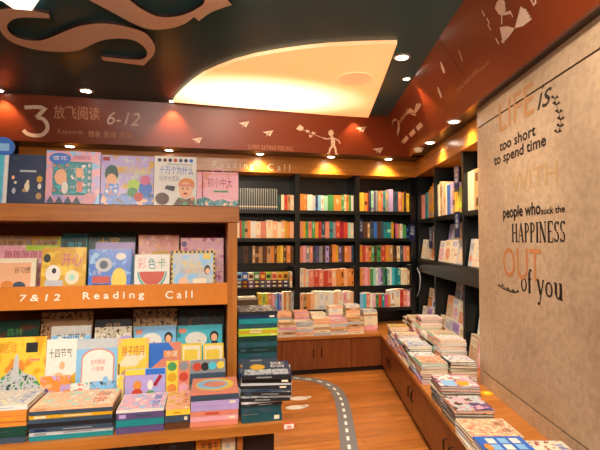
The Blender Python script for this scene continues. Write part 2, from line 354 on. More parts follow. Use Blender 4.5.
b = MB(); pstroke(b, PR, [(437, 36), (466, 78)], .006, mat('1c0c08', .6), .001); onp(b, tr, 'panel_seam')
for dx in (0, 1):
    b = MB(); c_ = [(500+dx*21, 27-dx*10), (503+dx*9, 42-dx*16)]
    for k in range(4): pstroke(b, PR, [(501.5+1.6*k, 41-3.2*k), (504.5+1.6*k, 42.5-3.2*k)] if dx == 0 else [(524+2*k, 9.5+3*k), (527+1.6*k, 10+2.8*k)], .012, CRM)
    onp(b, tr, 'page_fringe_motif')
# ---------------------------------------------------------------- ceiling: light box, letters
PC = Plane((0, 0, ZC), (1, 0, 0), (0, 1, 0))
def light_mat():
    m, N, K, bb = newmat('lightbox_diffuser'); tc = N.new('ShaderNodeTexCoord')
    # tubes sit in the middle of the box: brighter over them
    mp = N.new('ShaderNodeMapping'); mp.inputs['Location'].default_value = (-.55, -4.75, 0); K.new(tc.outputs['Object'], mp.inputs['Vector'])
    sc_ = N.new('ShaderNodeVectorMath'); sc_.operation = 'MULTIPLY'; sc_.inputs[1].default_value = (.8, 1.5, 0); K.new(mp.outputs['Vector'], sc_.inputs[0])
    ln = N.new('ShaderNodeVectorMath'); ln.operation = 'LENGTH'; K.new(sc_.outputs['Vector'], ln.inputs[0])
    r = N.new('ShaderNodeValToRGB'); e = r.color_ramp.elements; e[0].position = .3; e[0].color = lin('fff1cc'); e[1].position = 1; e[1].color = lin('f4a865')
    K.new(ln.outputs['Value'], r.inputs['Fac']); K.new(r.outputs['Color'], bb.inputs['Emission Color'])
    mr = N.new('ShaderNodeMapRange'); mr.inputs['From Min'].default_value = .2; mr.inputs['From Max'].default_value = 1.1; mr.inputs['To Min'].default_value = 3.6; mr.inputs['To Max'].default_value = 1.0
    K.new(ln.outputs['Value'], mr.inputs['Value']); K.new(mr.outputs['Result'], bb.inputs['Emission Strength']); bb.inputs['Base Color'].default_value = (.9, .8, .6, 1)
    return m
lb = thing('ceiling_lightbox', 'large quarter-oval glowing cream light box recessed in the dark ceiling', 'ceiling light', Vector((.8, 4.6, ZC)))
pts = [(173, 99.5), (176, 95), (183, 88), (192, 80), (203, 72), (218, 65), (235, 58.5), (255, 53), (280, 48.5), (305, 45), (330, 42.5), (360, 41), (397, 40), (383, 78), (368, 116)]
b = MB(); pthick(b, PC, pts, light_mat(), 0, .03); on(lb, b, 'diffuser')
b = MB(); c = onz(355, 78.5, ZC-.03); b.lathe([(.16, 0), (.165, -.004), (.0, -.005)], emis('disc_glow', 'e8a060', .85), 32, c); on(lb, b, 'cover_disc', 'round dimmer disc')
lb2 = thing('ceiling_lightbox', 'small bright white light box at the top left corner of the ceiling', 'ceiling light', Vector((-.9, 2.8, ZC)))
b = MB(); pthick(b, PC, [(-30, -6), (2, -4), (14, 4.5), (32, 6), (44, -12), (10, -22)], emis('white_box', 'ffe2c4', 3), 0, .03); on(lb2, b, 'diffuser')
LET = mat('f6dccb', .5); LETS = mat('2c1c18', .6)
S = [(-3, 20), (0, 30), (6, 38), (16, 44), (32, 49), (50, 51.5), (66, 52), (80, 50), (92, 44.5), (104, 40), (120, 38.5), (134, 40.5), (143, 46), (147, 52), (146, 57), (140, 59.5), (125, 59), (101, 56.5), (103, 60.5), (144, 65.5), (147, 62), (152, 57), (155, 50), (153, 42), (145, 33), (131, 28), (115, 24.5), (98, 23.5), (80, 26), (66, 31), (52, 37), (40, 40.5), (26, 40), (14, 36), (8, 30), (7, 25), (12, 20), (24, 17.5), (50, 18.5), (49, 14), (30, 10.5), (10, 8.5), (-2, 10)]
U = [(85, -2), (108, 10), (132, 23), (148, 29), (168, 29), (184, 24), (194, 17), (199, 21), (212, 12), (232, 5), (222, -4), (205, -6), (204, 3), (198, 8), (186, 14), (172, 17), (156, 16), (140, 8), (126, -2), (105, -8)]
def smoothc(pts, k=4):
    out = []; n_ = len(pts)
    for i in range(n_):
        p0, p1, p2, p3 = (Vector(pts[(i+j-1) % n_]) for j in range(4))
        d1, d2 = (p1-p0), (p2-p1); d3 = (p3-p2)
        sharp1 = d1.angle(d2, 0) > .9; sharp2 = d2.angle(d3, 0) > .9
        if sharp1: p0 = p1
        if sharp2: p3 = p2
        for j in range(k):
            t = j/k; out.append(tuple(.5*((2*b_)+(-a_+c_)*t+(2*a_-5*b_+4*c_-d_)*t*t+(-a_+3*b_-3*c_+d_)*t**3) for a_, b_, c_, d_ in zip(p0, p1, p2, p3)))
    return out
PCL = Plane((0, 0, ZC-.025), (1, 0, 0), (0, 1, 0))
def ceil_letter(pts, label):
    q = [PCL.px(x, y) for x, y in smoothc(pts)]; cx = sum(v[0] for v in q)/len(q); cy = sum(v[1] for v in q)/len(q)
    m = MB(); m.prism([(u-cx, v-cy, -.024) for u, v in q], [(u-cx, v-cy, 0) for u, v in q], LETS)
    m.poly([(u-cx, v-cy, -.025) for u, v in q], LET)
    tag(m.build('ceiling_letter', mw=Matrix.Translation((cx, cy, ZC))), label, 'letter', 'raised letters on the ceiling')
ceil_letter(S, 'large salmon raised letter S on the dark ceiling')
ceil_letter(U, 'large salmon raised letter U cut by the top edge of the ceiling view')
# ---------------------------------------------------------------- lamps
def spot(p, label, e, size=75, blend=.7, col=(1, .80, .55), r=.045, aim=(0, 0, -1), vis=True, grp='downlights'):
    t = thing('ceiling_downlight', label, 'downlight', Vector(p), grp)
    m = MB(); m.lathe([(r*1.45, 0), (r*1.45, -.006), (r*1.05, -.010), (r, -.004), (r*.98, -.002)], mat('d8cfc4', .35), 24); m.build('trim_ring', t, smooth=True)
    m = MB(); m.lathe([(r*1.0, -.004), (r*.8, -.011), (r*.4, -.013), (0.001, -.0135)], LENS, 20); m.build('lens', t)
    ld = bpy.data.lights.new('lamp', 'SPOT'); ld.energy = e; ld.spot_size = R(size); ld.spot_blend = blend; ld.color = col; ld.shadow_soft_size = r
    lo = bpy.data.objects.new('lamp', ld); COL.objects.link(lo); lo.parent = t; lo.location = (0, 0, -.03)
    lo.rotation_euler = Vector(aim).to_track_quat('-Z', 'Y').to_euler()
WARM = (1, .70, .34)
lab = ['second from the left', 'above the pink case book', 'above the left bookcase bay', 'above the middle bookcase bay', 'nearest the corner']
for i, (x, y) in enumerate(((70, 143.3), (169, 147.7), (260, 154.5), (331, 157.8), (388.5, 161.3))):
    p = onY(x, y, 5.5); spot((p.x, 5.5, ZS-.0005), 'small downlight in the back soffit underside, '+lab[i], 34, 110, .8, WARM, aim=(0, .5, -1))
for i, (x, y) in enumerate(((454, 121.2), (430, 142.2))):
    p = onz(x, y, ZS); spot((p.x, p.y, ZS-.0005), 'small downlight in the right soffit underside, %s of two' % ('nearer', 'farther')[i], 34, 110, .8, WARM, aim=(.45, 0, -1))
for i, (x, y) in enumerate(((9, 96.5), (173, 104.5), (351, 117))):
    p = onz(x, y, ZC); spot((p.x, YP1-.09, ZC), 'small downlight above the red panel, %s' % ('at its left end', 'by the left tip of the light box', 'by the right part of the light box')[i], 22, 80, .35, (1, .62, .36), r=.03, aim=(0, .35, -1))
p = onz(402, 57, ZC); spot((p.x, p.y, ZC), 'bright ceiling spotlight right of the light box', 60, 80, .5, (1, .80, .6), r=.05, aim=(.2, .2, -1))
p = onz(423, 100, ZC); spot(AR(AP1-.06, 4.3, ZC), 'small downlight beside the right red panel', 24, 80, .35, (1, .62, .36), r=.03, aim=(.35, 0, -1))
p = onz(86, 90.5, ZC); spot((p.x, p.y, ZC), 'bright ceiling spotlight above the figure 3', 50, 80, .5, (1, .85, .68), r=.05, aim=(.1, -.2, -1))
K = 0
for x, y, e, aim, lb_ in ((-1.1, -1.1, 110, (0, 1, -.80), 'far behind on the left'), (-.2, -1.1, 110, (0, 1, -.80), 'far behind in the middle'),
    (-.9, .7, 130, (-.05, .6, -1), 'left of the aisle'), (-.15, .7, 130, (0, .6, -1), 'over the aisle'),
    (.45, 1.1, 270, (.75, .45, -1), 'toward the concrete wall, nearer'), (.85, 2.3, 150, (.5, .6, -1), 'toward the concrete wall, farther'), (.25, 2.4, 130, (.2, 1, -.8), 'over the passage')):
    spot((x, y, ZC), 'added fill downlight out of view '+lb_, e, 42 if y < 0 else 52 if x < 0 else 95, .8, (1, .88, .72), aim=aim)  # unseen downlights added to brighten the display, wall and passage
for x, y, lb_ in ((-.9, -.3, 'behind the camera on the left'), (.3, -.9, 'behind the camera in the middle'), (-1.2, -1.1, 'behind the camera, far left')):  # unseen globes added to light the ceiling and its letters
    t = thing('added_globe_light', 'added white globe fill light out of view '+lb_, 'fill light', Vector((x, y, ZC)), 'added globe lights')
    b = MB(); b.tube([(0, 0, 0), (0, 0, -.42)], .006, 'charcoal'); b.lathe([(.05, 0), (.05, -.02), (.01, -.03)], 'charcoal', 20); b.build('cord', t)
    b = MB(); b.lathe([(.001, -.42)]+[(.11*math.sin(k*math.pi/12), -.53+.11*math.cos(k*math.pi/12)) for k in range(1, 12)]+[(.001, -.64)], emis('globe_fill_glow', 'fff0e0', 170), 24); b.build('globe', t, smooth=True)
# smoke detector
p = onz(418.5, 148.5, ZS); t = thing('smoke_detector', 'round white smoke detector on the soffit in the corner', 'smoke detector', Vector((p.x, p.y, ZS)))
b = MB(); b.lathe([(.058, 0), (.058, -.012), (.05, -.018)], 'cream', 24); b.build('base', t, smooth=True)
b = MB(); b.lathe([(.045, -.018), (.042, -.035), (.03, -.045), (.0, -.046)], 'white', 24); b.build('sensor_head', t, smooth=True)
# ---------------------------------------------------------------- floor decals
PF = Plane((0, 0, 0), (1, 0, 0), (0, 1, 0))
pr = [(255, 376.5), (283, 377), (300, 378.5), (318, 381), (332, 387), (340, 397), (344, 411), (346.5, 428), (349.5, 450), (354, 485)]
road = tag(bpy.data.objects.new('road_decal', None), 'grey road strip with white dashes stuck on the wood floor', 'floor sticker')
COL.objects.link(road); road.location = onz(346, 425, 0); WM[road.name] = Matrix.Translation(road.location)
sp = smooth([PF.px(*q) for q in pr], 10); b = MB(); w = .068
prev = None
for i, q in enumerate(sp):
    q = Vector(q); d = (Vector(sp[min(i+1, len(sp)-1)])-Vector(sp[max(i-1, 0)])).normalized(); n_ = Vector((-d.y, d.x))*w
    cur = (Vector((*(q+n_), .0015)), Vector((*(q-n_), .0015)))
    if prev: b.poly([prev[0], cur[0], cur[1], prev[1]], mat('7b7876', .45))
    prev = cur
b2 = MB(); acc = 0; on_ = True
import itertools
L_ = 0; pos = [0]
for i in range(1, len(sp)): L_ += (Vector(sp[i])-Vector(sp[i-1])).length; pos.append(L_)
def atlen(s):
    for i in range(1, len(sp)):
        if pos[i] >= s: t = (s-pos[i-1])/(pos[i]-pos[i-1]); return Vector(sp[i-1]).lerp(Vector(sp[i]), t)
    return Vector(sp[-1])
s_ = 0
while s_ < L_-.08:
    a_, c_ = atlen(s_), atlen(s_+.075); d = (c_-a_).normalized(); n_ = Vector((-d.y, d.x))*.012
    b2.poly([Vector((*v, .0025)) for v in (a_+n_, c_+n_, c_-n_, a_-n_)], mat('f4efe6', .5)); s_ += .15
bpy.context.view_layer.update()
on(road, b, 'strip'); on(road, b2, 'dashes', 'white centre dashes')
for i, (x, y) in enumerate(((299.5, 398.5), (296, 407.5))):
    p = onz(x, y, 0); m = MB()
    m.poly([(.10*math.cos(k*.3925), .055*math.sin(k*.3925), .002) for k in range(16)], mat('e9dcc8', .5)); m.poly([(.10+.03*math.cos(k*.785), .02+.03*math.sin(k*.785), .002) for k in range(8)], mat('e9dcc8', .5))
    tag(m.build('footprint_decal', mw=Matrix.Translation((p.x, p.y, 0))), 'pale footprint sticker on the floor, %s one' % ('farther', 'nearer')[i], 'floor sticker', 'floor footprints')
# ---------------------------------------------------------------- back bookcase
PBK = Plane((0, YB, 0), (1, 0, 0), (0, 0, 1))
bx = lambda x: onY(x, 260, YB).x
XC = AR(AF, cor(AF, YB), 0).x           # corner of both bookcases
divs = [bx(297.5)-(bx(357.5)-bx(297.5))*k for k in (4, 3, 2)] + [bx(228), bx(297.5), bx(357.5), bx(413.5)]
SZ = [1.978, 1.618, 1.302, .985, .69]    # top faces of shelf boards
bc = thing('bookcase', 'black built-in bookcase with an orange cornice along the back wall', 'bookcase', Vector((1, YB, 0)))
def part(mb, name, par, **k): 
    o = mb.build(name, **k); return attach(o, par)
b = MB(); b.box(divs[0], YB+.33, ZT, XC+.3, YB+.36, ZS, DARKP); part(b, 'back_panel', bc)
for d in divs: b = MB(); b.box(d-.032, YB, ZT, d+.032, YB+.33, 2.452, DARK); part(b, 'divider', bc)
for z in SZ: b = MB(); b.box(divs[0]+.032, YB+.004, z-.045, divs[-1]-.032, YB+.33, z, DARK); part(b, 'shelf', bc)
b = MB(); b.box(divs[-1]+.032, YB+.01, ZT, XC, YB+.05, 2.452, DARK); part(b, 'corner_filler', bc)
b = MB(); b.box(divs[0], YB-.03, 2.452, XC, YB+.33, ZS, WOODN); cn = part(b, 'cornice', bc)
PCO = Plane((0, YB-.03, 0), (1, 0, 0), (0, 0, 1)); LT = mat('f7e3bd', .5)
b = MB(); ptext(b, PCO, 'R e a d i n g', 213, 169.5, 253.5, 162.5, LT); ptext(b, PCO, 'C a l l', 267.5, 170.5, 290, 164.5, LT); attach(b.build('lettering', fix=False), cn)
LED = emis('led_glow', 'ffe6c4', 26)
for k in range(3):
    for zi in (2, 3):
        t = thing('led_strip', 'thin warm light strip under the %s shelf board, %s bay, back bookcase' % (('third', 'fourth')[zi-2], ('left', 'middle', 'right')[k]), 'light strip', Vector(((divs[3+k]+divs[4+k])/2, YB+.15, SZ[zi]-.045)), 'light strips')
        hw = (divs[4+k]-divs[3+k])/2-.05; b = MB(); b.box(-hw, 0, -.006, hw, .014, 0, 'silver'); b.build('channel', t); b = MB(); b.box(-hw+.005, .002, -.008, hw-.005, .012, -.006, LED); b.build('diffuser', t)
# ---------------------------------------------------------------- books
def bookmesh(w, h, t, cov, mode, spine_art=None, art=None, pagemat=None, pagem=True):
    """w: spine to fore edge, h: height, t: thickness.  mode: 'spine' (stands, spine to -y), 'face' (stands, cover to -y), 'flat' (lies, spine to -y), 'flatp' (lies, foot of pages to -y)"""
    T = {'spine': lambda u, v, s: Vector((s-t/2, u, v)), 'face': lambda u, v, s: Vector((u-w/2, s, v)),
         'flat': lambda u, v, s: Vector((v-h/2, u, t-s)), 'flatp': lambda u, v, s: Vector((u-w/2, v, t-s))}[mode]
    c = MB(); ct = min(.0025, t*.15)
    c.box(0, 0, 0, w, h, ct, cov, T); c.box(0, 0, t-ct, w, h, t, cov, T); c.box(0, 0, ct, ct*1.6, h, t-ct, cov, T)
    pg = MB(); e = .003; pg.box(ct*1.6, e, ct, w-e, h-e, t-ct, pagemat or PAGES, T)
    for k, sh in enumerate(spine_art or []):      # (v0, v1, colour[, inset])
        v0, v1, col = sh[:3]; ins = sh[3] if len(sh) > 3 else .12
        c.poly([T(-.0006, v0*h, ins*t), T(-.0006, v1*h, ins*t), T(-.0006, v1*h, (1-ins)*t), T(-.0006, v0*h, (1-ins)*t)], col)
    for k, sh in enumerate(art or []):
        off = -.0006-.0004*k; kind = sh[0]
        if kind == 'r': x0, y0, x1, y1, col = sh[1:]; c.poly([T(x0*w, y0*h, off), T(x1*w, y0*h, off), T(x1*w, y1*h, off), T(x0*w, y1*h, off)], col)
        elif kind == 'c':
            cx, cy, rx, ry, col = sh[1:]; c.poly([T((cx+rx*math.cos(j*math.pi/9))*w, (cy+ry*math.sin(j*math.pi/9))*h, off) for j in range(18)], col)
        elif kind == 'h':   # half disc, flat side up
            cx, cy, rx, ry, col = sh[1:]; c.poly([T((cx+rx*math.cos(math.pi+j*math.pi/12))*w, (cy+ry*math.sin(math.pi+j*math.pi/12))*h, off) for j in range(13)], col)
        elif kind == 'p': c.poly([T(x*w, y*h, off) for x, y in sh[1]], sh[2])
        elif kind == 't':
            body, x0, y0, x1, y1, col = sh[1:]; vs, fs = glyphs(body)
            c.add([T((x0+(x1-x0)*x)*w, (y0+(y1-y0)*y)*h, off) for x, y in vs], fs, col)
    return c, pg
NB = [0]
def put_book(mb, pg, mw, label, group=None, name='book', cat='book', child=True):
    NB[0] += 1
    if child:
        o = mb.build(name, mw=mw, fix=False); pg.build('pages', o, fix=False)
    else:
        o2 = len(mb.v); mi = [mb.mi(m) for m in pg.mats]
        mb.v += pg.v; mb.f += [tuple(o2+i for i in f) for f in pg.f]; mb.m += [mi[k] for k in pg.m]; o = mb.build(name, mw=mw, fix=False)
    return tag(o, label, cat, group)
NAMES = {'deepteal': 'deep teal', 'deepgreen': 'deep green', 'darkgreen': 'dark green', 'skyblue': 'sky blue'}
cname = lambda c: NAMES.get(c, c)
CONTR = {'deepteal': 'grey', 'deepgreen': 'grey', 'black': 'white', 'charcoal': 'cream', 'navy': 'white', 'blue': 'white', 'skyblue': 'navy', 'teal': 'white', 'cyan': 'white', 'darkgreen': 'cream', 'green': 'white', 'lime': 'darkgreen', 'yellow': 'red', 'gold': 'brown',
  'orange': 'white', 'red': 'yellow', 'crimson': 'cream', 'pink': 'magenta', 'magenta': 'white', 'lilac': 'purple', 'purple': 'cream', 'cream': 'brown', 'white': 'blue', 'grey': 'white', 'silver': 'navy', 'brown': 'cream', 'tan': 'brown', 'peach': 'red', 'maroon': 'gold', 'slate': 'cream', 'salmon': 'white', 'mint': 'teal'}
SOFT = dict(deepteal=['slate'], deepgreen=['slate'], white=['silver', 'cream', 'tan'], cream=['tan', 'peach', 'silver'], peach=['salmon', 'cream', 'tan'], yellow=['gold', 'cream'], orange=['gold', 'peach', 'brown'], red=['crimson', 'salmon'], salmon=['peach', 'red'], pink=['salmon', 'cream'], silver=['grey', 'white'], brown=['tan', 'charcoal'], tan=['brown', 'cream'], teal=['slate', 'mint'], green=['darkgreen', 'mint'], charcoal=['grey', 'slate'], black=['charcoal'], darkgreen=['teal', 'slate'], navy=['slate', 'blue'], purple=['lilac', 'slate'], slate=['grey', 'navy'], lilac=['purple', 'silver'])
ORD = ['first', 'second', 'third', 'fourth', 'fifth', 'sixth', 'seventh', 'eighth', 'ninth', 'tenth', 'eleventh', 'twelfth', 'thirteenth', 'fourteenth', 'fifteenth', 'sixteenth', 'seventeenth', 'eighteenth', 'nineteenth', 'twentieth', 'twenty-first', 'twenty-second', 'twenty-third', 'twenty-fourth', 'twenty-fifth', 'twenty-sixth']
def rnd_spine(c):
    k = random.choice(SOFT[c]) if c in SOFT else random.choice(['tan', 'grey', 'cream', c]); a_ = random.uniform(.45, .6)
    return random.choice([[], [], [], [(a_, a_+.3, k, .3)], [(a_, a_+.33, k, .25), (.08, .16, k, .25)], [(.05, .2, k, .0), (a_, .85, k, .32)], [(.35, .55, k, 0)], [(.7, .9, k, .2), (.1, .3, k, .3)]])
def shelf_row(frm, x0, x1, z, spec, where, ysb=.03, d=.17):
    """spec: list of (colour, thickness weight, height[, n copies])"""
    items = []
    for s in spec:
        for _ in range(s[3] if len(s) > 3 else 1): items.append((s[0], s[1], s[2], s[3] if len(s) > 3 else 1))
    g = .0012; tot = sum(i[1] for i in items); k = (x1-x0-g*len(items))/tot; x = x0
    shared = {}
    for i, (c, w_, h_, n_) in enumerate(items):
        t = w_*k; key = (c, w_, h_)
        if n_ > 3:
            art = [(.0, 1, 'silver', .42), (.12, .18, 'cream', .15)]; hh = h_*1.12
        else: art = rnd_spine(c); hh = h_*1.09*random.uniform(.96, 1.02)
        mb, pg = bookmesh(d, hh, t, c, 'spine', art)
        thick = 'thick' if t > .05 else ('slim' if t < .024 else '')
        put_book(mb, pg, frm @ Matrix.Translation((x+t/2, ysb+random.uniform(0, .012), z)), ('%s %s book, %s from left, %s' % (thick, cname(c), ORD[i], where)).strip(), 'books on the '+where, child=False)
        x += t+g
ROWN = ['top shelf', 'second shelf', 'third shelf', 'fourth shelf', 'lowest shelf']
BAY = ['left', 'middle', 'right']
rows = {
 (0, 0): [('charcoal', 1, .245, 18), ('darkgreen', 1.6, .19), ('cream', 1.3, .185), ('red', 1.6, .18), ('tan', 1.3, .19), ('cream', 1.6, .185)],
 (0, 1): [('orange', 2, .205), ('orange', 1.5, .2), ('white', 2.6, .19), ('silver', 1.5, .18), ('navy', 1.2, .18), ('skyblue', 1.6, .185), ('white', 1.5, .185), ('mint', 1.8, .18), ('green', 3, .195), ('orange', 4, .195), ('green', 1.2, .2), ('cream', 1.2, .2), ('orange', 1.2, .2), ('green', 1.2, .2), ('white', 1.2, .195)],
 (0, 2): [('yellow', 3, .235), ('orange', 1.4, .23), ('red', .9, .235), ('slate', 1.3, .255), ('mint', 1.3, .255), ('purple', 1.3, .25), ('grey', 1.3, .255), ('orange', 1.3, .255), ('salmon', 1.3, .255), ('teal', 1.3, .26), ('grey', 2, .26), ('lilac', 2.4, .285), ('slate', 3, .25), ('salmon', 1.8, .255), ('gold', 1.4, .245), ('brown', 1.4, .25), ('yellow', 1.6, .24)],
 (1, 0): [('cream', 1.3, .2), ('red', 1.2, .2), ('green', 1.6, .2), ('tan', 1.5, .2), ('orange', 1.4, .2), ('white', 3, .2), ('cream', 2.4, .2), ('salmon', 3, .2), ('cream', 3.4, .21), ('peach', 2.6, .2), ('cream', 2.3, .2), ('peach', 1.6, .205), ('gold', 1.4, .2), ('orange', 1.6, .2), ('peach', 2, .2)],
 (1, 1): [('salmon', 1.4, .2), ('gold', 1.4, .2), ('green', 1.4, .2), ('salmon', 1.8, .2), ('green', 1.5, .2), ('orange', 1.6, .2), ('red', 1.6, .2), ('slate', 2, .2), ('salmon', 2, .205), ('teal', 1.8, .2), ('grey', 1.5, .2), ('red', 2.2, .21), ('crimson', 2, .21), ('red', 2, .2), ('mint', 1.4, .19), ('cream', 1.6, .19)],
 (1, 2): [('navy', .8, .25), ('brown', 1.8, .2), ('brown', 1.6, .205), ('tan', 1.3, .2), ('slate', 2, .21), ('blue', 1.6, .205), ('brown', 1.8, .205), ('slate', 1.6, .21), ('teal', 2, .2), ('teal', 2, .2), ('gold', 1.4, .2), ('black', .8, .12), ('magenta', 1.2, .19), ('tan', 1.3, .185), ('white', 1.3, .18), ('green', 1.8, .17), ('navy', 1.8, .15)],
 (2, 0): [('charcoal', 3, .2), ('brown', 1.8, .2), ('charcoal', 2, .2), ('tan', 1.2, .2), ('brown', 1.6, .195), ('tan', 1.6, .195), ('brown', 2, .195), ('tan', 1.7, .2), ('orange', 1.5, .2), ('brown', 1.2, .2), ('gold', 1.6, .2), ('yellow', 1.2, .2), ('brown', 1.5, .2), ('orange', 1.8, .2), ('brown', 1.5, .2)],
 (2, 1): [('salmon', 1.5, .2), ('pink', 1.5, .2), ('grey', 1.6, .2), ('salmon', 1.6, .2), ('slate', 1.5, .2), ('purple', 1.7, .2), ('grey', 1.6, .2), ('brown', 1.5, .2), ('lilac', 1.6, .2), ('brown', 1.6, .2), ('orange', 1.9, .21), ('gold', 1.2, .2), ('purple', 1.6, .2), ('brown', 1.5, .2), ('orange', 1.8, .2), ('salmon', 1.6, .2), ('slate', 1.2, .2)],
 (2, 2): [('orange', 1.6, .205), ('red', 1.3, .2), ('salmon', 1.6, .2), ('orange', 1.3, .2), ('green', 1.4, .2), ('brown', 1.4, .2), ('green', 2, .2), ('red', 2.3, .205), ('orange', 2, .205), ('tan', 1.7, .2), ('brown', 2, .2), ('cream', 1.6, .2), ('slate', 1.6, .2), ('salmon', 1.6, .2), ('orange', 1.6, .2)],
 (3, 1): [('cream', 2, .215), ('peach', 1.5, .21), ('cream', 1.5, .21), ('salmon', 3, .2), ('red', 3, .2), ('salmon', 2.6, .205), ('red', 2.6, .2), ('salmon', 2.4, .2), ('peach', 2.4, .21), ('orange', 2.6, .21), ('orange', 2.2, .21), ('peach', 2, .21), ('orange', 2, .205), ('orange', 1.6, .2)],
 (3, 2): [('orange', 1.5, .21), ('salmon', 1.6, .21), ('pink', 1.6, .21), ('salmon', 1.4, .21), ('green', 2, .21), ('mint', 1.4, .21), ('white', 1.4, .21), ('lilac', 1.6, .21), ('purple', 1.3, .21), ('green', 1.2, .21), ('darkgreen', 1.3, .21), ('mint', 1.3, .21), ('white', 1.3, .21), ('cyan', 1.6, .21), ('teal', 2, .21), ('teal', 1.8, .21), ('cream', 2, .2), ('cream', 2, .2), ('tan', 1.4, .19)],
 (4, 0): [('yellow', 2, .2), ('lime', 2, .2), ('yellow', 1.6, .2), ('salmon', 2, .2), ('pink', 1.5, .2), ('skyblue', 1.5, .2), ('blue', 1.2, .2), ('lilac', 1.3, .2), ('white', 1.2, .2), ('orange', 1.4, .21), ('cream', 1.3, .21), ('tan', 1.4, .21), ('silver', 1.6, .21)],
 (4, 1): [('peach', 1.6, .19), ('tan', 1.5, .19), ('orange', 1.5, .19), ('peach', 2, .19), ('cream', 2, .21), ('white', 2.5, .21), ('cream', 2.2, .21), ('white', 2.2, .2), ('peach', 2, .2), ('cream', 2.4, .21), ('pink', 1.8, .2), ('cream', 1.7, .2), ('peach', 1.6, .2)],
 (4, 2): [('skyblue', 1.6, .17), ('cyan', 1.6, .17), ('salmon', 1.6, .175), ('white', 1.2, .17), ('pink', 1.6, .16), ('green', 1.3, .165), ('red', 1.5, .16), ('teal', 1.3, .16), ('magenta', 1.6, .16), ('orange', 1.2, .15), ('white', 2.3, .21), ('cream', 2.3, .21), ('red', 1.6, .215), ('salmon', 1.6, .21), ('pink', 1.6, .2)]}
I4 = Matrix.Identity(4); FBK = Matrix.Translation((0, YB, 0))
for (r_, k), spec in rows.items():
    xa, xb = divs[3+k]+.04, divs[4+k]-.04
    if k == 0: xa = bx(237)
    if (r_, k) == (4, 0): xa = bx(259)
    if (r_, k) in ((1, 0),): xb -= .0
    if (r_, k) == (0, 1): xb -= .0
    shelf_row(FBK, xa, xb, SZ[r_], spec, '%s of back bookcase, %s bay' % (ROWN[r_], BAY[k]))
# fourth shelf, left bay: two layers lying with bright labels
x = bx(236.5); cs = ['skyblue', 'blue', 'cream', 'green', 'red', 'lime', 'peach', 'yellow', 'gold']; cs0 = ['slate', 'maroon', 'purple', 'brown', 'slate', 'purple', 'charcoal', 'brown', 'navy']
wd = (bx(289)-x)/9
for i, (c, c0_) in enumerate(zip(cs, cs0)):
    mb, pg = bookmesh(.17, wd-.006, .045, c0_, 'flat', [(.2, .8, CONTR[c0_], .3)])
    for lay in (0, 1): put_book(*bookmesh(.17, wd-.006, .05, c0_, 'flat', [(.2, .8, CONTR[c0_], .3)]), Matrix.Translation((x+wd*(i+.5), YB+.03, SZ[3]+.0505*lay)), '%s small book, %s of the %s pile, fourth shelf, left bay' % (cname(c0_), ('bottom', 'middle')[lay], ORD[i]), 'small books piled on the fourth shelf', child=False)
    put_book(*bookmesh(.17, wd-.006, .09, c, 'flat', [(.15, .85, CONTR[c], .25)]), Matrix.Translation((x+wd*(i+.5), YB+.03, SZ[3]+.1015)), 'bright %s small book topping the %s pile, fourth shelf, left bay' % (cname(c), ORD[i]), 'small books piled on the fourth shelf', child=False)
put_book(*bookmesh(.17, .2, .03, 'cream', 'spine', [(.4, .8, 'orange')]), Matrix.Translation((bx(291.5), YB+.03, SZ[3])), 'upright cream book at the right end of the fourth shelf, left bay', child=False)
# lowest shelf, left: brown carton with pale papers
t = thing('carton', 'brown paper carton with pale sheets on top, lowest shelf, left bay of the back bookcase', 'box', Vector((bx(248), YB+.03, SZ[4])))
hw = (bx(258)-bx(238))/2; b = MB(); b.box(-hw, 0, 0, hw, .25, .15, mat('5d4c3a', .7)); b.build('body', t, bevel=.004)
b = MB(); b.box(-hw+.005, 0.005, .15, hw-.01, .25, .175, PAGES); b.build('sheets', t)
# shelf sign plates (dark blue with white marks)
def sign(mw, label, w=.07, h=.22):
    t = thing('shelf_sign', label, 'sign', mw, 'small dark blue shelf signs')
    b = MB(); b.box(-w/2, 0, 0, w/2, .006, h, mat('14224e', .35)); b.build('plate', t)
    b = MB()
    vs, fs = glyphs('小\n书\n架' if h > .16 else '书架')
    b.add([((.15+.7*x-.5)*w, -.001, (.35+.55*y)*h) for x, y in vs], fs, mat('c9d4ee', .5)); b.build('lettering', t, fix=False)
sign(Matrix.Translation((bx(361.5), YB+.008, SZ[1]+.001)), 'narrow blue sign at the left edge of the right bay, second shelf', .05, .25)
sign(Matrix.Translation((bx(412), YB-.012, SZ[1]-.04)), 'dark blue sign on the last divider of the back bookcase', .09, .23)
# ---------------------------------------------------------------- right bookcase
rb = thing('bookcase', 'black built-in bookcase with orange cornice along the right wall', 'bookcase', FR @ Matrix.Translation(L(AF, 5, 0)))
PRF = Plane(AR(AF, 0, 0), -rd, (0, 0, 1))
tx = lambda x, a=AF: -(Plane(AR(a, 0, 0), -rd, (0, 0, 1)).px(x, 260)[0])     # image x -> t on plane a
T0 = cor(AF, YB); T1 = TE-.3; td = [T0-.02, tx(434.8), tx(463.3), T1+.03]
RZ = [1.868, 1.345]
def partR(mb, name, par, **k):
    o = mb.build(name, **k); return attach(o, par, FR)
b = MB(); b.box(-T0, AF+.33, ZT, -T1, AF+.36, ZS, DARKP); partR(b, 'back_panel', rb)
for d in td: b = MB(); b.box(-d-.025, AF, ZT, -d+.025, AF+.33, 2.452, DARK); partR(b, 'divider', rb)
b = MB(); b.box(-T0+.04, AF+.004, RZ[0]-.045, -T1, AF+.33, RZ[0], DARK); partR(b, 'shelf', rb)
b = MB(); b.box(-T0+.04, AF-.02, RZ[1]-.17, -T1, AF+.33, RZ[1], DARK); partR(b, 'shelf', rb)
b = MB(); b.box(-T0+.02, AF-.03, 2.452, -T1, AF+.33, ZS, WOODN); partR(b, 'cornice', rb)
PRC = Plane(AR(AF-.03, 0, 0), -rd, (0, 0, 1))
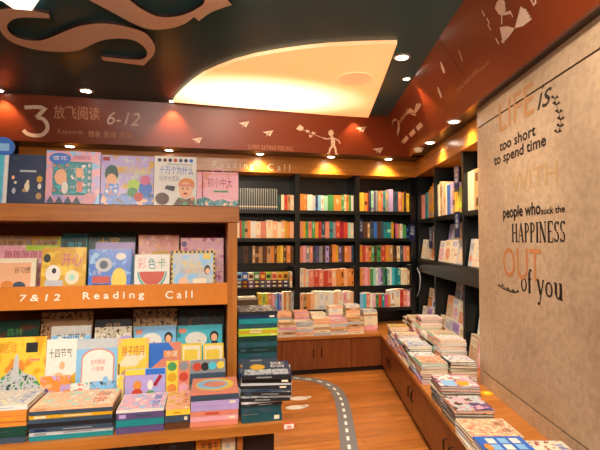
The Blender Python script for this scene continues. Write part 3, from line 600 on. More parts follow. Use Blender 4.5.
b = MB(); ptext(b, PRC, 'R e a d i n g', 424, 164, 448, 145, LT); ptext(b, PRC, 'C a l l', 456, 144, 468, 133.5, LT); on(rb, b, 'lettering')
# spine books on top shelf of right bookcase
BN = ['far', 'middle', 'near']
shelf_row(FR @ Matrix.Translation((0, AF, 0)), -td[0]+.05, -td[1]-.03, RZ[0], [('salmon', 1.5, .3), ('pink', 1.5, .3), ('teal', 1.3, .31), ('cyan', 1.3, .32), ('orange', 1.5, .33), ('gold', 1.5, .36), ('gold', 1.3, .38), ('orange', 1.2, .38)], 'top shelf of the right bookcase, far bay')
shelf_row(FR @ Matrix.Translation((0, AF, 0)), -td[1]+.03, -td[1]+.37, RZ[0], [('cream', 1.5, .36), ('cream', 1.5, .37), ('tan', 1.2, .36), ('cream', 2.3, .35), ('peach', 1.4, .34), ('white', 1.6, .33)], 'top shelf of the right bookcase, middle bay')
shelf_row(FR @ Matrix.Translation((0, AF, 0)), -td[1]+.375, -td[2]-.03, RZ[0], [('blue', 1.3, .31), ('lilac', 1.3, .31), ('tan', 1, .25), ('yellow', 1.3, .25), ('lime', 1.2, .24), ('gold', 1.2, .24)], 'short run, middle bay, right bookcase top shelf')
shelf_row(FR @ Matrix.Translation((0, AF, 0)), -td[2]+.03, -T1-.12, RZ[0], [('cream', 1.4, .36), ('tan', 1.2, .36), ('mint', 1.3, .35), ('cream', 1.8, .33), ('pink', 1.2, .33)], 'top shelf of the right bookcase, near bay')
ILL = [('cream', 'salmon', 'tan'), ('white', 'pink', 'skyblue'), ('peach', 'cream', 'brown'), ('skyblue', 'white', 'orange'), ('pink', 'cream', 'crimson'), ('cream', 'gold', 'green'), ('lilac', 'white', 'slate'), ('orange', 'peach', 'brown'), ('mint', 'cream', 'teal'), ('white', 'silver', 'blue')]
ILR = [('cream', 'salmon', 'tan'), ('white', 'pink', 'skyblue'), ('peach', 'cream', 'brown'), ('skyblue', 'white', 'peach'), ('pink', 'cream', 'salmon'), ('cream', 'tan', 'silver'), ('lilac', 'white', 'slate'), ('white', 'silver', 'blue'), ('cream', 'orange', 'brown'), ('silver', 'cream', 'salmon'), ('white', 'cream', 'crimson')]
def rartt(c3):
    k = random.randrange(5); T_ = lambda: random.choice(['故事', '童话', '成长', '世界', '小鸟', '科学', '乐园', '大自然'])
    m = printmat(*c3, random.choice([20, 30, 45]))
    a_ = [('r', .0, .0, 1, 1, c3[0])]
    if k == 0: a_ += [('r', .08, .08, .92, .62, m), ('t', T_(), .15, .7, .85, .92, CONTR[c3[0]])]
    elif k == 1: a_ += [('c', .5, .38, .38, .28, m), ('t', T_(), .1, .74, .7, .94, CONTR[c3[0]])]
    elif k == 2: a_ += [('r', 0, 0, 1, .5, m), ('r', 0, .5, 1, .55, c3[2]), ('t', T_(), .12, .62, .88, .9, CONTR[c3[0]])]
    elif k == 3: a_ += [('r', 0, 0, 1, 1, m), ('r', .12, .6, .88, .9, c3[0]), ('t', T_(), .2, .65, .8, .85, CONTR[c3[0]])]
    else: a_ += [('r', .5, 0, 1, 1, m), ('t', T_(), .06, .6, .46, .85, CONTR[c3[0]]), ('c', .25, .28, .16, .14, c3[2])]
    return a_
def faceR(t, z, h, w, a, c3, label, grp, lean=8):
    mb, pg = bookmesh(w, h, .034, c3[0], 'face', None, rartt(c3))
    put_book(mb, pg, FR @ Matrix.Translation((-t, a, z+.034*math.sin(R(lean)))) @ Matrix.Rotation(-R(lean), 4, 'X'), label, grp, 'picture_book', 'picture book', child=False)
i = 0
for bay in range(3):
    ta, tb_ = td[bay]-.06, td[bay+1]+.05
    if bay == 2: tb_ = T1+.12
    n_ = max(2, int((ta-tb_)/.19)); st_ = (ta-tb_)/n_
    for (z, hh, dy, rown, off, step) in ((RZ[1], .34, .12, 'upper rear', 0, .10), (RZ[1], .25, .02, 'upper front', .5, .0), (.86, .27, .20, 'lower rear', 0, 0), (.70, .25, .10, 'lower middle', .5, 0), (ZT+.002, .27, .01, 'lower front', 0, 0)):
        if bay == 0 and False : pass
        for j in range(n_):
            t_ = ta - st_*(j+.5)
            c3 = ILR[(i*7+j*3) % len(ILR)]; i += 1
            faceR(t_, z+step+.001, hh*random.uniform(.93, 1.03), min(st_*.94, .2), AF+dy, c3, '%s face-out book, %s from corner, %s row, %s bay, right bookcase' % (cname(c3[0]), ORD[j], rown, BN[bay]), 'face-out books in the right bookcase')
b = MB(); b.box(-T0+.04, AF+.195, ZT, -T1, AF+.32, .86, DARK); b.box(-T0+.04, AF+.095, ZT, -T1, AF+.193, .70, DARK); partR(b, 'stepped_riser', rb)
b = MB(); b.box(-T0+.04, AF+.115, RZ[1], -T1, AF+.32, RZ[1]+.10, DARK); partR(b, 'stepped_riser', rb)
for x_, z_, lb_ in ((458, 2.14, 'upper sign on the middle bay of the right bookcase'), (458, 1.68, 'lower sign on the middle bay of the right bookcase'), (431.5, 1.55, 'sign on the far bay of the right bookcase')):
    sign(FR @ Matrix.Translation((-tx(x_), AF-.008, z_-.06)), 'dark blue '+lb_, .14, .26)
# white cable hanging by the corner
b = MB(); pa = smooth([tuple(AR(AF-.02, tx(x), 1.0)) [:2]+(PRF.px(x, y)[1],) for x, y in ((418.5, 268), (421.5, 276), (421, 288), (418.5, 296))], 5); b.tube(pa, .006, 'silver')
tag(b.build('hanging_cable'), 'thin white cable curving in the corner beside the right bookcase', 'cable')
# ---------------------------------------------------------------- low cabinets
yc = 5.22; AC = .905
bcx0 = divs[2]; 
cab = thing('storage_cabinet', 'low orange-brown cupboard run with black plinth under the back bookcase', 'cabinet', Vector((1, yc, 0)))
cx1 = AR(AC, cor(AC, yc), 0).x
b = MB(); b.box(bcx0, yc+.02, .06, cx1+.35, YB+.3, ZT-.035, WOODC); part(b, 'body', cab)
b = MB(); b.box(bcx0, yc+.045, 0, cx1+.2, yc+.3, .06, mat('1a0f0a', .5)); part(b, 'plinth', cab)
fx = lambda x: onY(x, 350, yc).x
seams = [fx(282)-1.6, fx(282)-1.1, fx(282)-.55, fx(282)-.0, fx(317.3), fx(351.3), cx1-.012]
for i in range(len(seams)-1):
    b = MB(); b.box(seams[i]+.003, yc, .065, seams[i+1]-.003, yc+.02, ZT-.042, WOODC); d = part(b, 'door' if i < 5 else 'end_panel', cab, bevel=.002)
    if i < 5:
        hx = seams[i+1]-.05 if i % 2 else seams[i]+.05
        b = MB(); b.tube([(hx, yc, .30), (hx, yc-.02, .295), (hx, yc-.02, .215), (hx, yc, .21)], .006, mat('2a1a12', .4, .6)); attach(b.build('handle'), d)
XR_ = lambda a, Y: AR(a, cor(a, Y), 0)
def slab(pts, z0, z1, m): 
    q = MB(); q.prism([(p[0], p[1], z0) for p in pts], [(p[0], p[1], z1) for p in pts], m); return q
ct = slab([(bcx0, yc-.02), XR_(AF+.3, yc-.02), XR_(AF+.3, YB+.3), (bcx0, YB+.3)], ZT-.035, ZT, WOOD)
tag(ct.build('countertop', bevel=.003), 'orange wood worktop under the back bookcase, carrying piles of paperbacks', 'countertop')
rc = thing('storage_cabinet', 'low orange-brown cupboard run below the right-hand wall', 'cabinet', FR @ Matrix.Translation(L(AC, 3, 0)))
tcn = cor(AC, yc)
b = MB(); b.box(-tcn-.02, AC+.02, .06, -.3, AW-.004, ZT-.035, WOODC); partR(b, 'body', rc)
b = MB(); b.box(-tcn, AC+.05, 0, -.3, AC+.3, .06, mat('1a0f0a', .5)); partR(b, 'plinth', rc)
t = tcn-.03; i = 0
while t > .9:
    b = MB(); b.box(-t+.003, AC, .065, -(t-.52)-.003, AC+.02, ZT-.042, WOODC); d = partR(b, 'door', rc, bevel=.002)
    hx = -t+.46 if i % 2 == 0 else -t+.06
    b = MB(); b.tube([(hx, AC, .30), (hx, AC-.02, .295), (hx, AC-.02, .215), (hx, AC, .21)], .006, mat('2a1a12', .4, .6)); attach(b.build('handle'), d, FR)
    t -= .52; i += 1
ct = slab([XR_(AC-.02, yc-.022), AR(AC-.02, .3, 0), AR(AW-.002, .3, 0), AR(AW-.002, TE+.003, 0), AR(AF+.3, TE+.003, 0), XR_(AF+.3, yc-.022)], ZT-.035, ZT, WOOD)
tag(ct.build('countertop', bevel=.003), 'long orange wood worktop along the right-hand wall', 'countertop')
# ---------------------------------------------------------------- piles of books
def pile(frm, x, y, z, w, d, spec, where, group, jitter=.006, rot=0, rj=2.5, cover=None, mode='flat', kind='paperback', child=True):
    """spec: list bottom->top of (colour, thickness)"""
    n_ = len(spec)
    for i, s in enumerate(spec):
        c, t = s[0], s[1]; top = i == n_-1
        c3 = s[2] if len(s) > 2 else (c, random.choice(['cream', 'white', 'silver', 'peach']), random.choice(SOFT.get(c, ['cream'])))
        if cover and top: art = cover
        else:
            art = [('r', .02, .02, .98, .98, printmat(*c3, 26))] + ([('t', random.choice(['童年', '故事', '大世界', '冒险']), .15, .7, .85, .9, CONTR[c])] if top else [])
        md = mode if len(s) < 4 else s[3]
        W_, D_ = (d, w) if md == 'flat' else (w, d)
        mb, pg = bookmesh(W_, D_, t, c, md, random.choice([[], [(.3, .6, random.choice(SOFT.get(c, ['cream'])), .3)], [(.06, .2, random.choice(SOFT.get(c, ['cream'])), .2), (.4, .75, random.choice(SOFT.get(c, ['cream'])), .36)], [(.8, .93, 'cream', .25)]]), art)
        pos = 'bottom' if i == 0 else ('top' if top else ORD[n_-1-i]+' from top')
        lab_ = '%s %s, %s of %s' % (cname(c), kind.replace('_', ' '), pos, where)
        put_book(mb, pg, frm @ Matrix.Translation((x+random.uniform(-jitter, jitter), y+random.uniform(-jitter, jitter), z)) @ Matrix.Rotation(R(rot+random.uniform(-rj, rj)), 4, 'Z'), lab_, group, kind, kind.replace('_', ' '), child)
        z += t+.0012
    return z
# back counter: front and rear rows
pc = ['cream', 'cream', 'peach', 'white', 'tan', 'pink', 'cream', 'silver', 'tan', 'peach']
xs = [fx(x) for x in (252, 270, 288, 305, 322, 339, 356)]
for i, x in enumerate(xs):
    hts = (6, 5, 6, 7, 6, 7, 7)[i]
    pile(I4, x, yc+.01, ZT+.001, .215, .165, [(random.choice(pc), random.choice((.02, .026, .032))) for _ in range(hts)], 'front-row pile %s from left, back worktop' % ORD[i], 'piles on the back worktop', child=False)
for i, x in enumerate([fx(x)+.06 for x in (262, 282, 300, 318, 336, 354, 372)]):
    pile(I4, x, yc+.2, ZT+.001, .185, .155, [(random.choice(pc), random.choice((.022, .028, .034))) for _ in range((7, 9, 9, 8, 10, 10, 9)[i])], 'rear-row pile %s from left, back worktop' % ORD[i], 'piles on the back worktop', child=False)
# right counter, front column and wall column (from the corner towards the camera)
pr_ = ['cream', 'skyblue', 'pink', 'tan', 'silver', 'lilac', 'peach', 'slate', 'mint', 'salmon', 'white', 'charcoal']
tt = 5.04
fspec = [(.20, .2), (.20, .16), (.21, .2), (.21, .17), (.22, .2), (.22, .15), (.22, .17)]
for i, (wd_, ht) in enumerate(fspec):
    n_ = int(ht/.021); sp_ = [(random.choice(pr_), .02) for _ in range(n_)]
    sp_[-1] = (sp_[-1][0], .02, random.choice(ILL))
    pile(FR, -tt, AC-.01, ZT+.001, wd_, .21, sp_, '%s aisle-side pile from the corner, right worktop' % ORD[i], 'piles on the right worktop', .008, 0, 4)
    tt -= wd_+.012
tt = 5.30
wspec = [(.2, .25), (.2, .30), (.2, .22), (.21, .36), (.22, .26), (.22, .31), (.22, .30), (.23, .17)]
for i, (wd_, ht) in enumerate(wspec):
    n_ = int(ht/.024); sp_ = [(random.choice(['cream', 'pink', 'peach', 'tan', 'white', 'silver', 'salmon', 'brown', 'charcoal', 'mint']), .023) for _ in range(n_)]
    sp_[-1] = (sp_[-1][0], .02, random.choice(ILR))
    pile(FR, -tt, AC+.225, ZT+.001, wd_, .215, sp_, '%s wall-side pile from the corner, right worktop' % ORD[i], 'piles on the right worktop', .006, 0, 4)
    tt -= wd_+.012
# near magazines
manga = [('r', 0, 0, 1, 1, printmat('navy', 'pink', 'white', 12)), ('r', .05, .08, .5, .5, printmat('pink', 'white', 'crimson', 16)), ('r', .52, .1, .94, .45, 'skyblue'), ('p', [(.55, .5), (.95, .5), (.9, .75), (.62, .8)], 'gold'), ('t', '漫画世界', .08, .8, .92, .96, 'white')]
manga2 = [('r', 0, 0, 1, 1, printmat('salmon', 'silver', 'brown', 14)), ('r', .5, .5, 1, 1, printmat('navy', 'purple', 'pink', 14)), ('c', .3, .35, .2, .15, 'pink'), ('r', .1, .8, .6, .92, 'silver')]
def Rn(x, y, z): p = onz(x, y, z); return p.dot(nn), p.dot(rd)
mg = 'magazine piles on the right worktop'
pile(FR, -3.19, AC-.01, ZT+.001, .26, .26, [(c, .017) for c in ('slate', 'charcoal', 'silver', 'slate', 'charcoal', 'cream', 'charcoal', 'salmon')] + [('purple', .017)], 'the comic pile farther from the camera', mg, .006, 0, 3, manga, 'flatp', 'magazine')
pile(FR, -2.905, AC-.015, ZT+.001, .26, .235, [(c, .017) for c in ('charcoal', 'silver', 'charcoal', 'slate', 'charcoal')] + [('salmon', .017)], 'the comic pile beside the yellow sticker', mg, .006, 0, 3, manga2, 'flatp', 'magazine')
pile(FR, -2.585, AC-.03, ZT+.001, .25, .28, [(c, .02) for c in ('cream', 'silver', 'tan')] + [('cream', .02, ('cream', 'peach', 'salmon'))], 'the cream pile behind the blue cover', mg, .006, 0, 3, None, 'flatp', 'magazine')
bl = [('r', 0, 0, 1, 1, 'blue')] + [('r', .1+.28*i, .2+.25*j, .32+.28*i, .38+.25*j, 'skyblue' if (i+j) % 2 else 'white') for i in range(3) for j in range(3)] + [('c', .5, .12, .15, .08, 'orange')]
pile(FR, -2.30, AC-.03, ZT+.001, .26, .25, [(c, .02) for c in ('cream', 'white', 'tan', 'cream')] + [('blue', .018)], 'the blue-covered pile nearest the aisle', mg, .004, 0, 2, bl, 'flatp', 'magazine')
pile(FR, -2.30, AC+.235, ZT+.001, .26, .19, [(c, .02) for c in ('cream', 'white', 'tan')] + [('white', .02, ('white', 'cream', 'crimson'))], 'the nearest pile, white with red', mg, .004, 0, 2, None, 'flatp', 'magazine')
# yellow sticker on worktop
a_, t_ = Rn(491.5, 393.5, ZT)
t = thing('worktop_sticker', 'round yellow sticker on the worktop beside the concrete wall', 'sticker', FR @ Matrix.Translation((-t_, min(a_, AW-.05), ZT+.0005)))
b = MB(); b.lathe([(.045, 0), (.045, .003), (.043, .004), (0, .004)], mat('f5b400', .35), 20); b.build('disc', t); b = MB(); b.box(-.018, -.018, .004, .018, .018, .006, mat('ffe25a', .35)); b.build('square_mark', t)
# ---------------------------------------------------------------- left display unit
YU = 2.60; TZ = .74; YT = 2.11
ux = lambda x, Y=YU: onY(x, 300, Y).x
uz = lambda x, y, Y=YU: onY(x, y, Y).z
XE = ux(227.5); XF = ux(237); UL = -1.75; ZTOP = 1.788
un = thing('display_unit', 'large orange wood display unit with stepped shelves on the left', 'display shelf', Vector((-.6, YU, 0)))
b = MB(); b.box(XE, YU-.004, 0, XF, 3.12, ZTOP-.09, WOODV); part(b, 'side_panel', un, bevel=.002)
b = MB(); b.box(UL-.05, YU-.004, 0, UL, 3.12, ZTOP-.09, WOODV); part(b, 'side_panel', un)
b = MB(); b.box(UL-.05, YU-.012, ZTOP-.09, XF+.01, 3.12, ZTOP, WOOD); part(b, 'top_shelf', un, bevel=.002)
b = MB(); b.box(UL, YU-.008, 1.233, XE, YU+.014, 1.354, mat('d8822c', .4)); band = part(b, 'name_band', un, bevel=.002)
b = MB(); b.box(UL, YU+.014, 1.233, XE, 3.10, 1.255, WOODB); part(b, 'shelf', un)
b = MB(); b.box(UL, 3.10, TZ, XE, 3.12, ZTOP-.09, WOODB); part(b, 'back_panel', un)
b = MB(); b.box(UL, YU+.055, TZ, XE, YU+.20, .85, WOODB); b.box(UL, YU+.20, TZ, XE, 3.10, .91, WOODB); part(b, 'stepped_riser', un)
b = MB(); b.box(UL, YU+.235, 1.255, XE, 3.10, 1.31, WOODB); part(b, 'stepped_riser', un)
PBD = Plane((0, YU-.008, 0), (1, 0, 0), (0, 0, 1)); WHT = mat('fbf4e6', .5)
b = MB(); ptext(b, PBD, '7 & 1 2', 20, 301.5, 60, 294, WHT, bold=.0012, shear=.12); ptext(b, PBD, 'R e a d i n g', 83, 301.5, 144, 291, WHT, bold=.0012); ptext(b, PBD, 'C a l l', 165.5, 298.5, 192.5, 290.5, WHT, bold=.0012)
attach(b.build('lettering', fix=False), band)
tb2 = thing('display_table', 'orange wood display table in front of the left shelf unit, with open base', 'table', Vector((-.6, YT, 0)))
TXR = ux(283, YT)
b = MB(); b.box(UL, YT, TZ-.045, TXR, YU-.006, TZ, WOOD); b.box(XF+.003, YU-.006, TZ-.045, TXR+.06, 3.0, TZ, WOOD); part(b, 'tabletop', tb2)
xp = ux(240.5, YT+.09)
b = MB(); b.box(xp-.013, YT+.08, 0, xp+.013, YU-.03, TZ-.045, WOODV); part(b, 'side_panel', tb2)
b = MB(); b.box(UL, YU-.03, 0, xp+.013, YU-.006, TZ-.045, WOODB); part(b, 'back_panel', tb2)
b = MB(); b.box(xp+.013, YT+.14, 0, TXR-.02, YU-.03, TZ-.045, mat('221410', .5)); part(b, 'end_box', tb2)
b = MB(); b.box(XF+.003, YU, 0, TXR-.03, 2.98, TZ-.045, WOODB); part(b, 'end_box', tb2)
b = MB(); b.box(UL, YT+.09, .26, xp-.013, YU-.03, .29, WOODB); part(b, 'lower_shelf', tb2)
tg = thing('price_tag', 'small white price tag at the right corner of the display table', 'label', Vector((TXR+.002, YT+.002, TZ-.035)))
b = MB(); b.box(0, 0, 0, .055, .004, .03, mat('d8432c')); b.build('holder', tg); b = MB(); b.box(.004, -.0015, .004, .051, 0, .026, 'white'); b.box(.018, -.0025, .008, .038, -.0015, .02, 'salmon'); b.build('card', tg)
# face-out books: px left, right, top y, plane Y, base z, art
def face(xl, xr, yt, Y, z0, col, art, label, grp, lean=8, t=.02, name='picture_book', spine=None, child=False):
    x0, x1 = ux(xl, Y), ux(xr, Y); zt_ = uz((xl+xr)/2, yt, Y+.02); h = (zt_-z0)/math.cos(R(lean)); w = x1-x0
    mb, pg = bookmesh(w, h, t, col, 'face', None, art)
    return put_book(mb, pg, Matrix.Translation(((x0+x1)/2, Y, z0+.0005+t*math.sin(R(lean)))) @ Matrix.Rotation(-R(lean), 4, 'X'), label, grp, name=name, cat=name.replace('_', ' '), child=child), w, h
GT = 'picture books standing on top of the display unit'
P = printmat
face(-22, 4, 155, 2.63, ZTOP, 'skyblue', [('r', 0, 0, .8, 1, 'cyan'), ('r', .85, 0, 1, 1, 'white')], 'pale blue book cut by the left edge, on top of the display unit', GT, 6, .03)
stars = [('r', .3, .64, .75, .68, 'silver'), ('c', .2, .42, .04, .03, 'cream'), ('c', .17, .25, .05, .06, 'silver'), ('c', .85, .5, .08, .07, 'gold'), ('c', .86, .35, .05, .06, 'white'), ('c', .85, .15, .08, .07, 'tan'), ('c', .52, .33, .07, .1, 'cream'), ('c', .54, .43, .04, .05, 'cream'), ('c', .14, .52, .04, .04, 'peach'), ('c', .45, .26, .05, .04, 'tan'), ('r', .1, .9, .3, .93, 'slate')]
face(4.5, 42, 155, 2.63, ZTOP, 'navy', stars, 'dark navy book with small silver figures, on top of the display unit', GT, 6, .03)
box = [('r', 0, 0, 1, 1, P('lilac', 'pink', 'skyblue', 9)), ('r', .12, .16, .84, .80, 'teal'), ('r', .13, .17, .42, .75, P('cyan', 'teal', 'salmon', 25)), ('c', .27, .5, .11, .15, 'peach'), ('c', .35, .30, .06, .12, 'white'), ('r', .45, .2, .75, .74, P('cyan', 'teal', 'white', 18)), ('r', .55, .5, .68, .68, 'peach'), ('r', .57, .22, .68, .42, 'salmon'), ('c', .25, .85, .2, .11, 'blue'), ('t', '雪花', .12, .82, .38, .9, 'white'), ('t', '益智游戏盒', .5, .84, .82, .92, 'magenta'), ('c', .82, .1, .12, .11, 'pink')] + [('c', .8, .25+.12*i, .03, .04, 'silver') for i in range(5)] + [('p', [(.02+.16*i, 0), (.1+.16*i, .14), (.18+.16*i, 0)], 'slate') for i in range(4)]
face(43, 98, 152, 2.62, ZTOP, 'lilac', box, 'lilac and pink boxed set with a teal window, on top of the display unit', GT, 4, .06, name='boxed_set')
com = [('r', 0, 0, 1, 1, P('gold', 'lilac', 'silver', 10)), ('r', 0, 0, 1, .22, P('navy', 'blue', 'peach', 16)), ('c', .2, .62, .13, .18, 'darkgreen'), ('c', .2, .5, .10, .12, 'peach'), ('r', .08, .2, .34, .42, P('white', 'blue', 'orange', 30)), ('c', .62, .4, .12, .12, 'lime'), ('c', .6, .25, .1, .1, 'green'), ('c', .85, .33, .13, .16, 'blue'), ('c', .84, .5, .1, .1, 'magenta'), ('t', '智慧成长故事', .3, .62, .95, .78, 'yellow'), ('t', '上学记', .45, .5, .75, .6, 'white'), ('c', .72, .16, .09, .09, 'red'), ('r', .03, .88, .16, .96, 'crimson')]
face(98.5, 152, 156, 2.62, ZTOP, 'navy', com, 'busy colourful cartoon cover with gold and lilac rays, on top of the display unit', GT, 6, .03)
por = [('c', .12+.125*i, .92, .045, .038, c) for i, c in enumerate(('navy', 'brown', 'navy', 'red', 'slate', 'navy', 'blue'))] + [('r', .3, .82, .9, .85, 'silver'), ('t', '十万个为什么', .12, .63, .92, .8, 'blue'), ('t', '科学大百科', .12, .48, .6, .6, 'grey'), ('c', .77, .43, .19, .13, 'orange'), ('c', .74, .31, .16, .17, 'peach'), ('r', .58, .38, .93, .43, 'salmon'), ('c', .68, .34, .02, .02, 'brown'), ('c', .79, .34, .02, .02, 'brown'), ('c', .74, .24, .05, .02, 'crimson'), ('p', [(.45, 0), (.58, .16), (.75, .12), (.95, .18), (1, 0)], P('orange', 'brown', 'green', 20)), ('c', .2, .13, .16, .12, 'brown'), ('p', [(.25, .33), (.3, .4), (.5, .38), (.47, .28)], 'charcoal')]
face(152.5, 195.5, 157, 2.62, ZTOP, 'white', por, 'white book with a smiling child in an orange hat, on top of the display unit', GT, 6, .035)
cas = [('r', .03, .03, .97, .97, P('pink', 'pink', 'salmon', 8)), ('r', .12, .0, .15, 1, 'crimson'), ('t', '初小中大', .25, .55, .85, .82, 'crimson'), ('r', .4, .4, .75, .45, 'green'), ('p', [(0, 0), (0, .18), (.2, .26), (.4, .14), (.6, .2), (.8, .12), (1, .2), (1, 0)], P('darkgreen', 'teal', 'peach', 30)), ('r', 0, .92, 1, .95, 'salmon')]
o, w, h = face(196, 238, 173, 2.63, ZTOP, 'pink', cas, 'pink carry case with a handle at the right end of the top shelf', GT, 5, .05, name='book_case')
o['category'] = 'case'
b = MB(); b.tube(smooth([(-.035, .02, h), (-.025, .02, h+.018), (0, .02, h+.024), (.025, .02, h+.018), (.035, .02, h)], 4), .004, 'pink'); b.build('handle', o, smooth=True)
t = thing('round_badge', 'round blue badge with pale rim at the left edge above the pale blue book', 'badge', onY(2, 203, 2.68))
b = MB(); zc = uz(2, 147, 2.68)-t.location.z
b.prism([(.055*math.cos(k*.349), 0, zc+.055*math.sin(k*.349)) for k in range(18)], [(.055*math.cos(k*.349), .012, zc+.055*math.sin(k*.349)) for k in range(18)], 'blue'); b.box(-.02, -.002, zc-.02, .03, 0, zc+.02, 'skyblue'); b.box(-.005, .005, -.01, .005, .011, zc, 'silver'); b.build('disc', t)
# second tier
G2 = 'picture books on the middle shelf of the display unit'
zs = 1.256; zb = 1.311
def simp(bg, c3, ttl, tc_, sc_=14): return [('r', 0, 0, 1, 1, P(*c3, sc_)), ('r', .1, .72, .9, .93, bg), ('t', ttl, .15, .76, .85, .9, tc_)]
face(-20, 27, 236, 2.90, zb, 'grey', simp('tan', ('silver', 'tan', 'grey'), '童话故事', 'brown'), 'grey-tan book at the back of the middle shelf, far left', G2)
face(28, 58, 236.5, 2.90, zb, 'tan', simp('tan', ('tan', 'gold', 'lime'), '小故事', 'brown'), 'olive book at the back of the middle shelf, second from left', G2)
face(59, 85, 234, 2.90, zb, 'teal', [('r', .05, .6, .95, .9, 'darkgreen'), ('t', '海洋', .2, .65, .8, .85, 'cyan'), ('r', 0, .3, 1, .5, 'cyan')], 'teal book at the back of the middle shelf', G2)
face(86, 134, 232, 2.90, zb, 'darkgreen', [('t', '十宫', .2, .72, .65, .9, 'gold')], 'dark green book with gold characters at the back of the middle shelf', G2)
face(137, 178, 235.5, 2.86, zb, 'peach', [('r', 0, 0, 1, 1, P('peach', 'salmon', 'orange', 10)), ('t', '大家一起笑哈', .1, .78, .9, .92, 'red'), ('c', .55, .55, .28, .16, 'gold')], 'peach book with red title and smiling face, back of the middle shelf', G2)
face(181, 222, 227.5, 2.92, zb, 'maroon', [('r', .1, .8, .9, .84, 'crimson'), ('r', .3, .6, .7, .64, 'brown')], 'dark maroon book at the back right of the middle shelf', G2)
face(180, 223.5, 238.5, 2.84, zb, 'magenta', [('r', 0, 0, 1, 1, P('magenta', 'pink', 'peach', 18)), ('r', .05, .8, .95, .92, 'pink'), ('c', .08, .87, .06, .06, 'purple'), ('c', .25, .6, .12, .1, 'salmon'), ('c', .7, .6, .14, .1, 'peach')], 'magenta and pink book at the right of the middle shelf', G2)
face(-14, 57, 246, 2.77, zb-.054, 'pink', [('r', 0, 0, 1, 1, P('cream', 'pink', 'white', 8)), ('r', 0, .72, .84, .96, 'pink'), ('t', '蹦蹦蹦蹦跳', .2, .76, .8, .91, 'crimson'), ('r', .5, .9, 1, 1, 'lime')], 'wide pale pink book with a red title behind the cream book', G2)
face(-18, 34, 259, 2.68, zs, 'cream', [('r', .06, 0, .9, .9, 'peach'), ('r', 0, 0, .06, 1, 'orange'), ('c', .68, .34, .14, .14, 'slate'), ('c', .45, .4, .12, .10, 'orange'), ('t', '好习惯', .58, .66, .88, .8, 'brown')], 'cream book with small coloured figures at the left of the middle shelf', G2)
face(39, 84, 248, 2.66, zs, 'yellow', [('r', 0, 0, 1, 1, P('yellow', 'gold', 'yellow', 6)), ('c', .27, .52, .17, .16, 'white'), ('c', .12, .8, .08, .08, 'charcoal'), ('r', .1, .3, .5, .4, 'silver'), ('c', .29, .57, .05, .05, 'charcoal'), ('t', '开心', .45, .66, .9, .88, 'magenta'), ('c', .7, .45, .16, .13, 'cream'), ('c', .7, .45, .07, .06, 'mint')], 'yellow activity book with a pale round dial, middle shelf', G2)
face(93, 133, 243, 2.76, zb-.054, 'skyblue', [('r', 0, .75, 1, 1, 'lilac'), ('r', .15, .6, .9, .86, 'yellow'), ('t', '认知', .35, .62, .7, .84, 'orange')], 'lilac and yellow book standing behind the blue train book', G2)
face(87, 130, 250, 2.66, zs, 'blue', [('r', 0, 0, 1, 1, P('blue', 'blue', 'skyblue', 12)), ('c', .35, .7, .2, .14, 'silver'), ('c', .35, .7, .1, .08, 'slate'), ('r', .1, .35, .5, .48, 'red'), ('c', .75, .86, .12, .07, 'white'), ('c', .72, .4, .18, .24, 'yellow'), ('r', .1, .27, .5, .33, 'navy'), ('t', '火车', .1, .5, .3, .6, 'white')], 'blue book with a steam engine and yellow patch, middle shelf', G2)
face(133.5, 169, 255, 2.66, zs, 'white', [('t', '彩', .08, .68, .32, .92, 'salmon'), ('t', '色', .38, .68, .6, .92, 'teal'), ('t', '卡', .66, .68, .88, .92, 'green'), ('h', .5, .62, .42, .38, 'teal'), ('h', .5, .62, .39, .33, 'mint'), ('h', .5, .62, .36, .30, 'red')], 'white book with a big slice of watermelon, middle shelf', G2)
chk = []
for i in range(10): chk += [('r', i/10, .95, i/10+.05, 1, 'charcoal'), ('r', 0, i/10, .035, i/10+.05, 'charcoal'), ('r', .965, i/10, 1, i/10+.05, 'charcoal')]
face(170.5, 215, 251.5, 2.66, zs, 'yellow', chk + [('r', .05, 0, .95, .94, P('skyblue', 'silver', 'skyblue', 8)), ('t', '漫画大', .22, .64, .7, .8, 'yellow'), ('t', '侦探世界', .2, .52, .8, .63, 'gold'), ('c', .82, .6, .07, .1, 'charcoal'), ('c', .83, .57, .05, .06, 'peach'), ('r', .72, .82, .9, .92, 'yellow'), ('c', .28, .36, .1, .08, 'peach'), ('r', .5, .3, .8, .42, 'cream')], 'sky blue comic cover with a checkered yellow border, middle shelf', G2)
# third tier
G3 = 'picture books below the name band of the display unit'
z3 = .911; z2 = .851; z1 = TZ+.001
face(-16, 38, 321, 2.84, z3, 'darkgreen', [('r', 0, 0, 1, 1, P('darkgreen', 'darkgreen', 'brown', 10)), ('c', .1, .7, .06, .1, 'crimson'), ('t', '森林', .4, .6, .7, .8, 'green')], 'dark green forest book at the back, far left below the band', G3)
face(40, 92, 313, 2.86, z3, 'brown', [('r', 0, 0, 1, 1, P('brown', 'tan', 'brown', 26)), ('r', .1, .7, .9, .85, 'tan')], 'patterned brown book behind the two calendar-title books', G3)
face(94.5, 131, 320, 2.86, z3, 'charcoal', [('r', .0, .7, 1, .72, 'grey'), ('t', '自然', .3, .75, .7, .9, 'tan')], 'charcoal book in the back row left of the brown book', G3)
face(133, 177, 310, 2.87, z3, 'brown', [('r', 0, 0, 1, 1, P('brown', 'tan', 'charcoal', 22)), ('t', '山海经', .2, .7, .8, .92, 'tan')], 'patterned brown book in the back row above the blue whale book', G3)
face(178.5, 224, 310, 2.87, z3, 'charcoal', [('r', 0, 0, 1, 1, P('darkgreen', 'charcoal', 'brown', 16)), ('t', '海底', .3, .75, .7, .9, 'slate')], 'dark green-grey book in the back row above the teal whale book', G3)
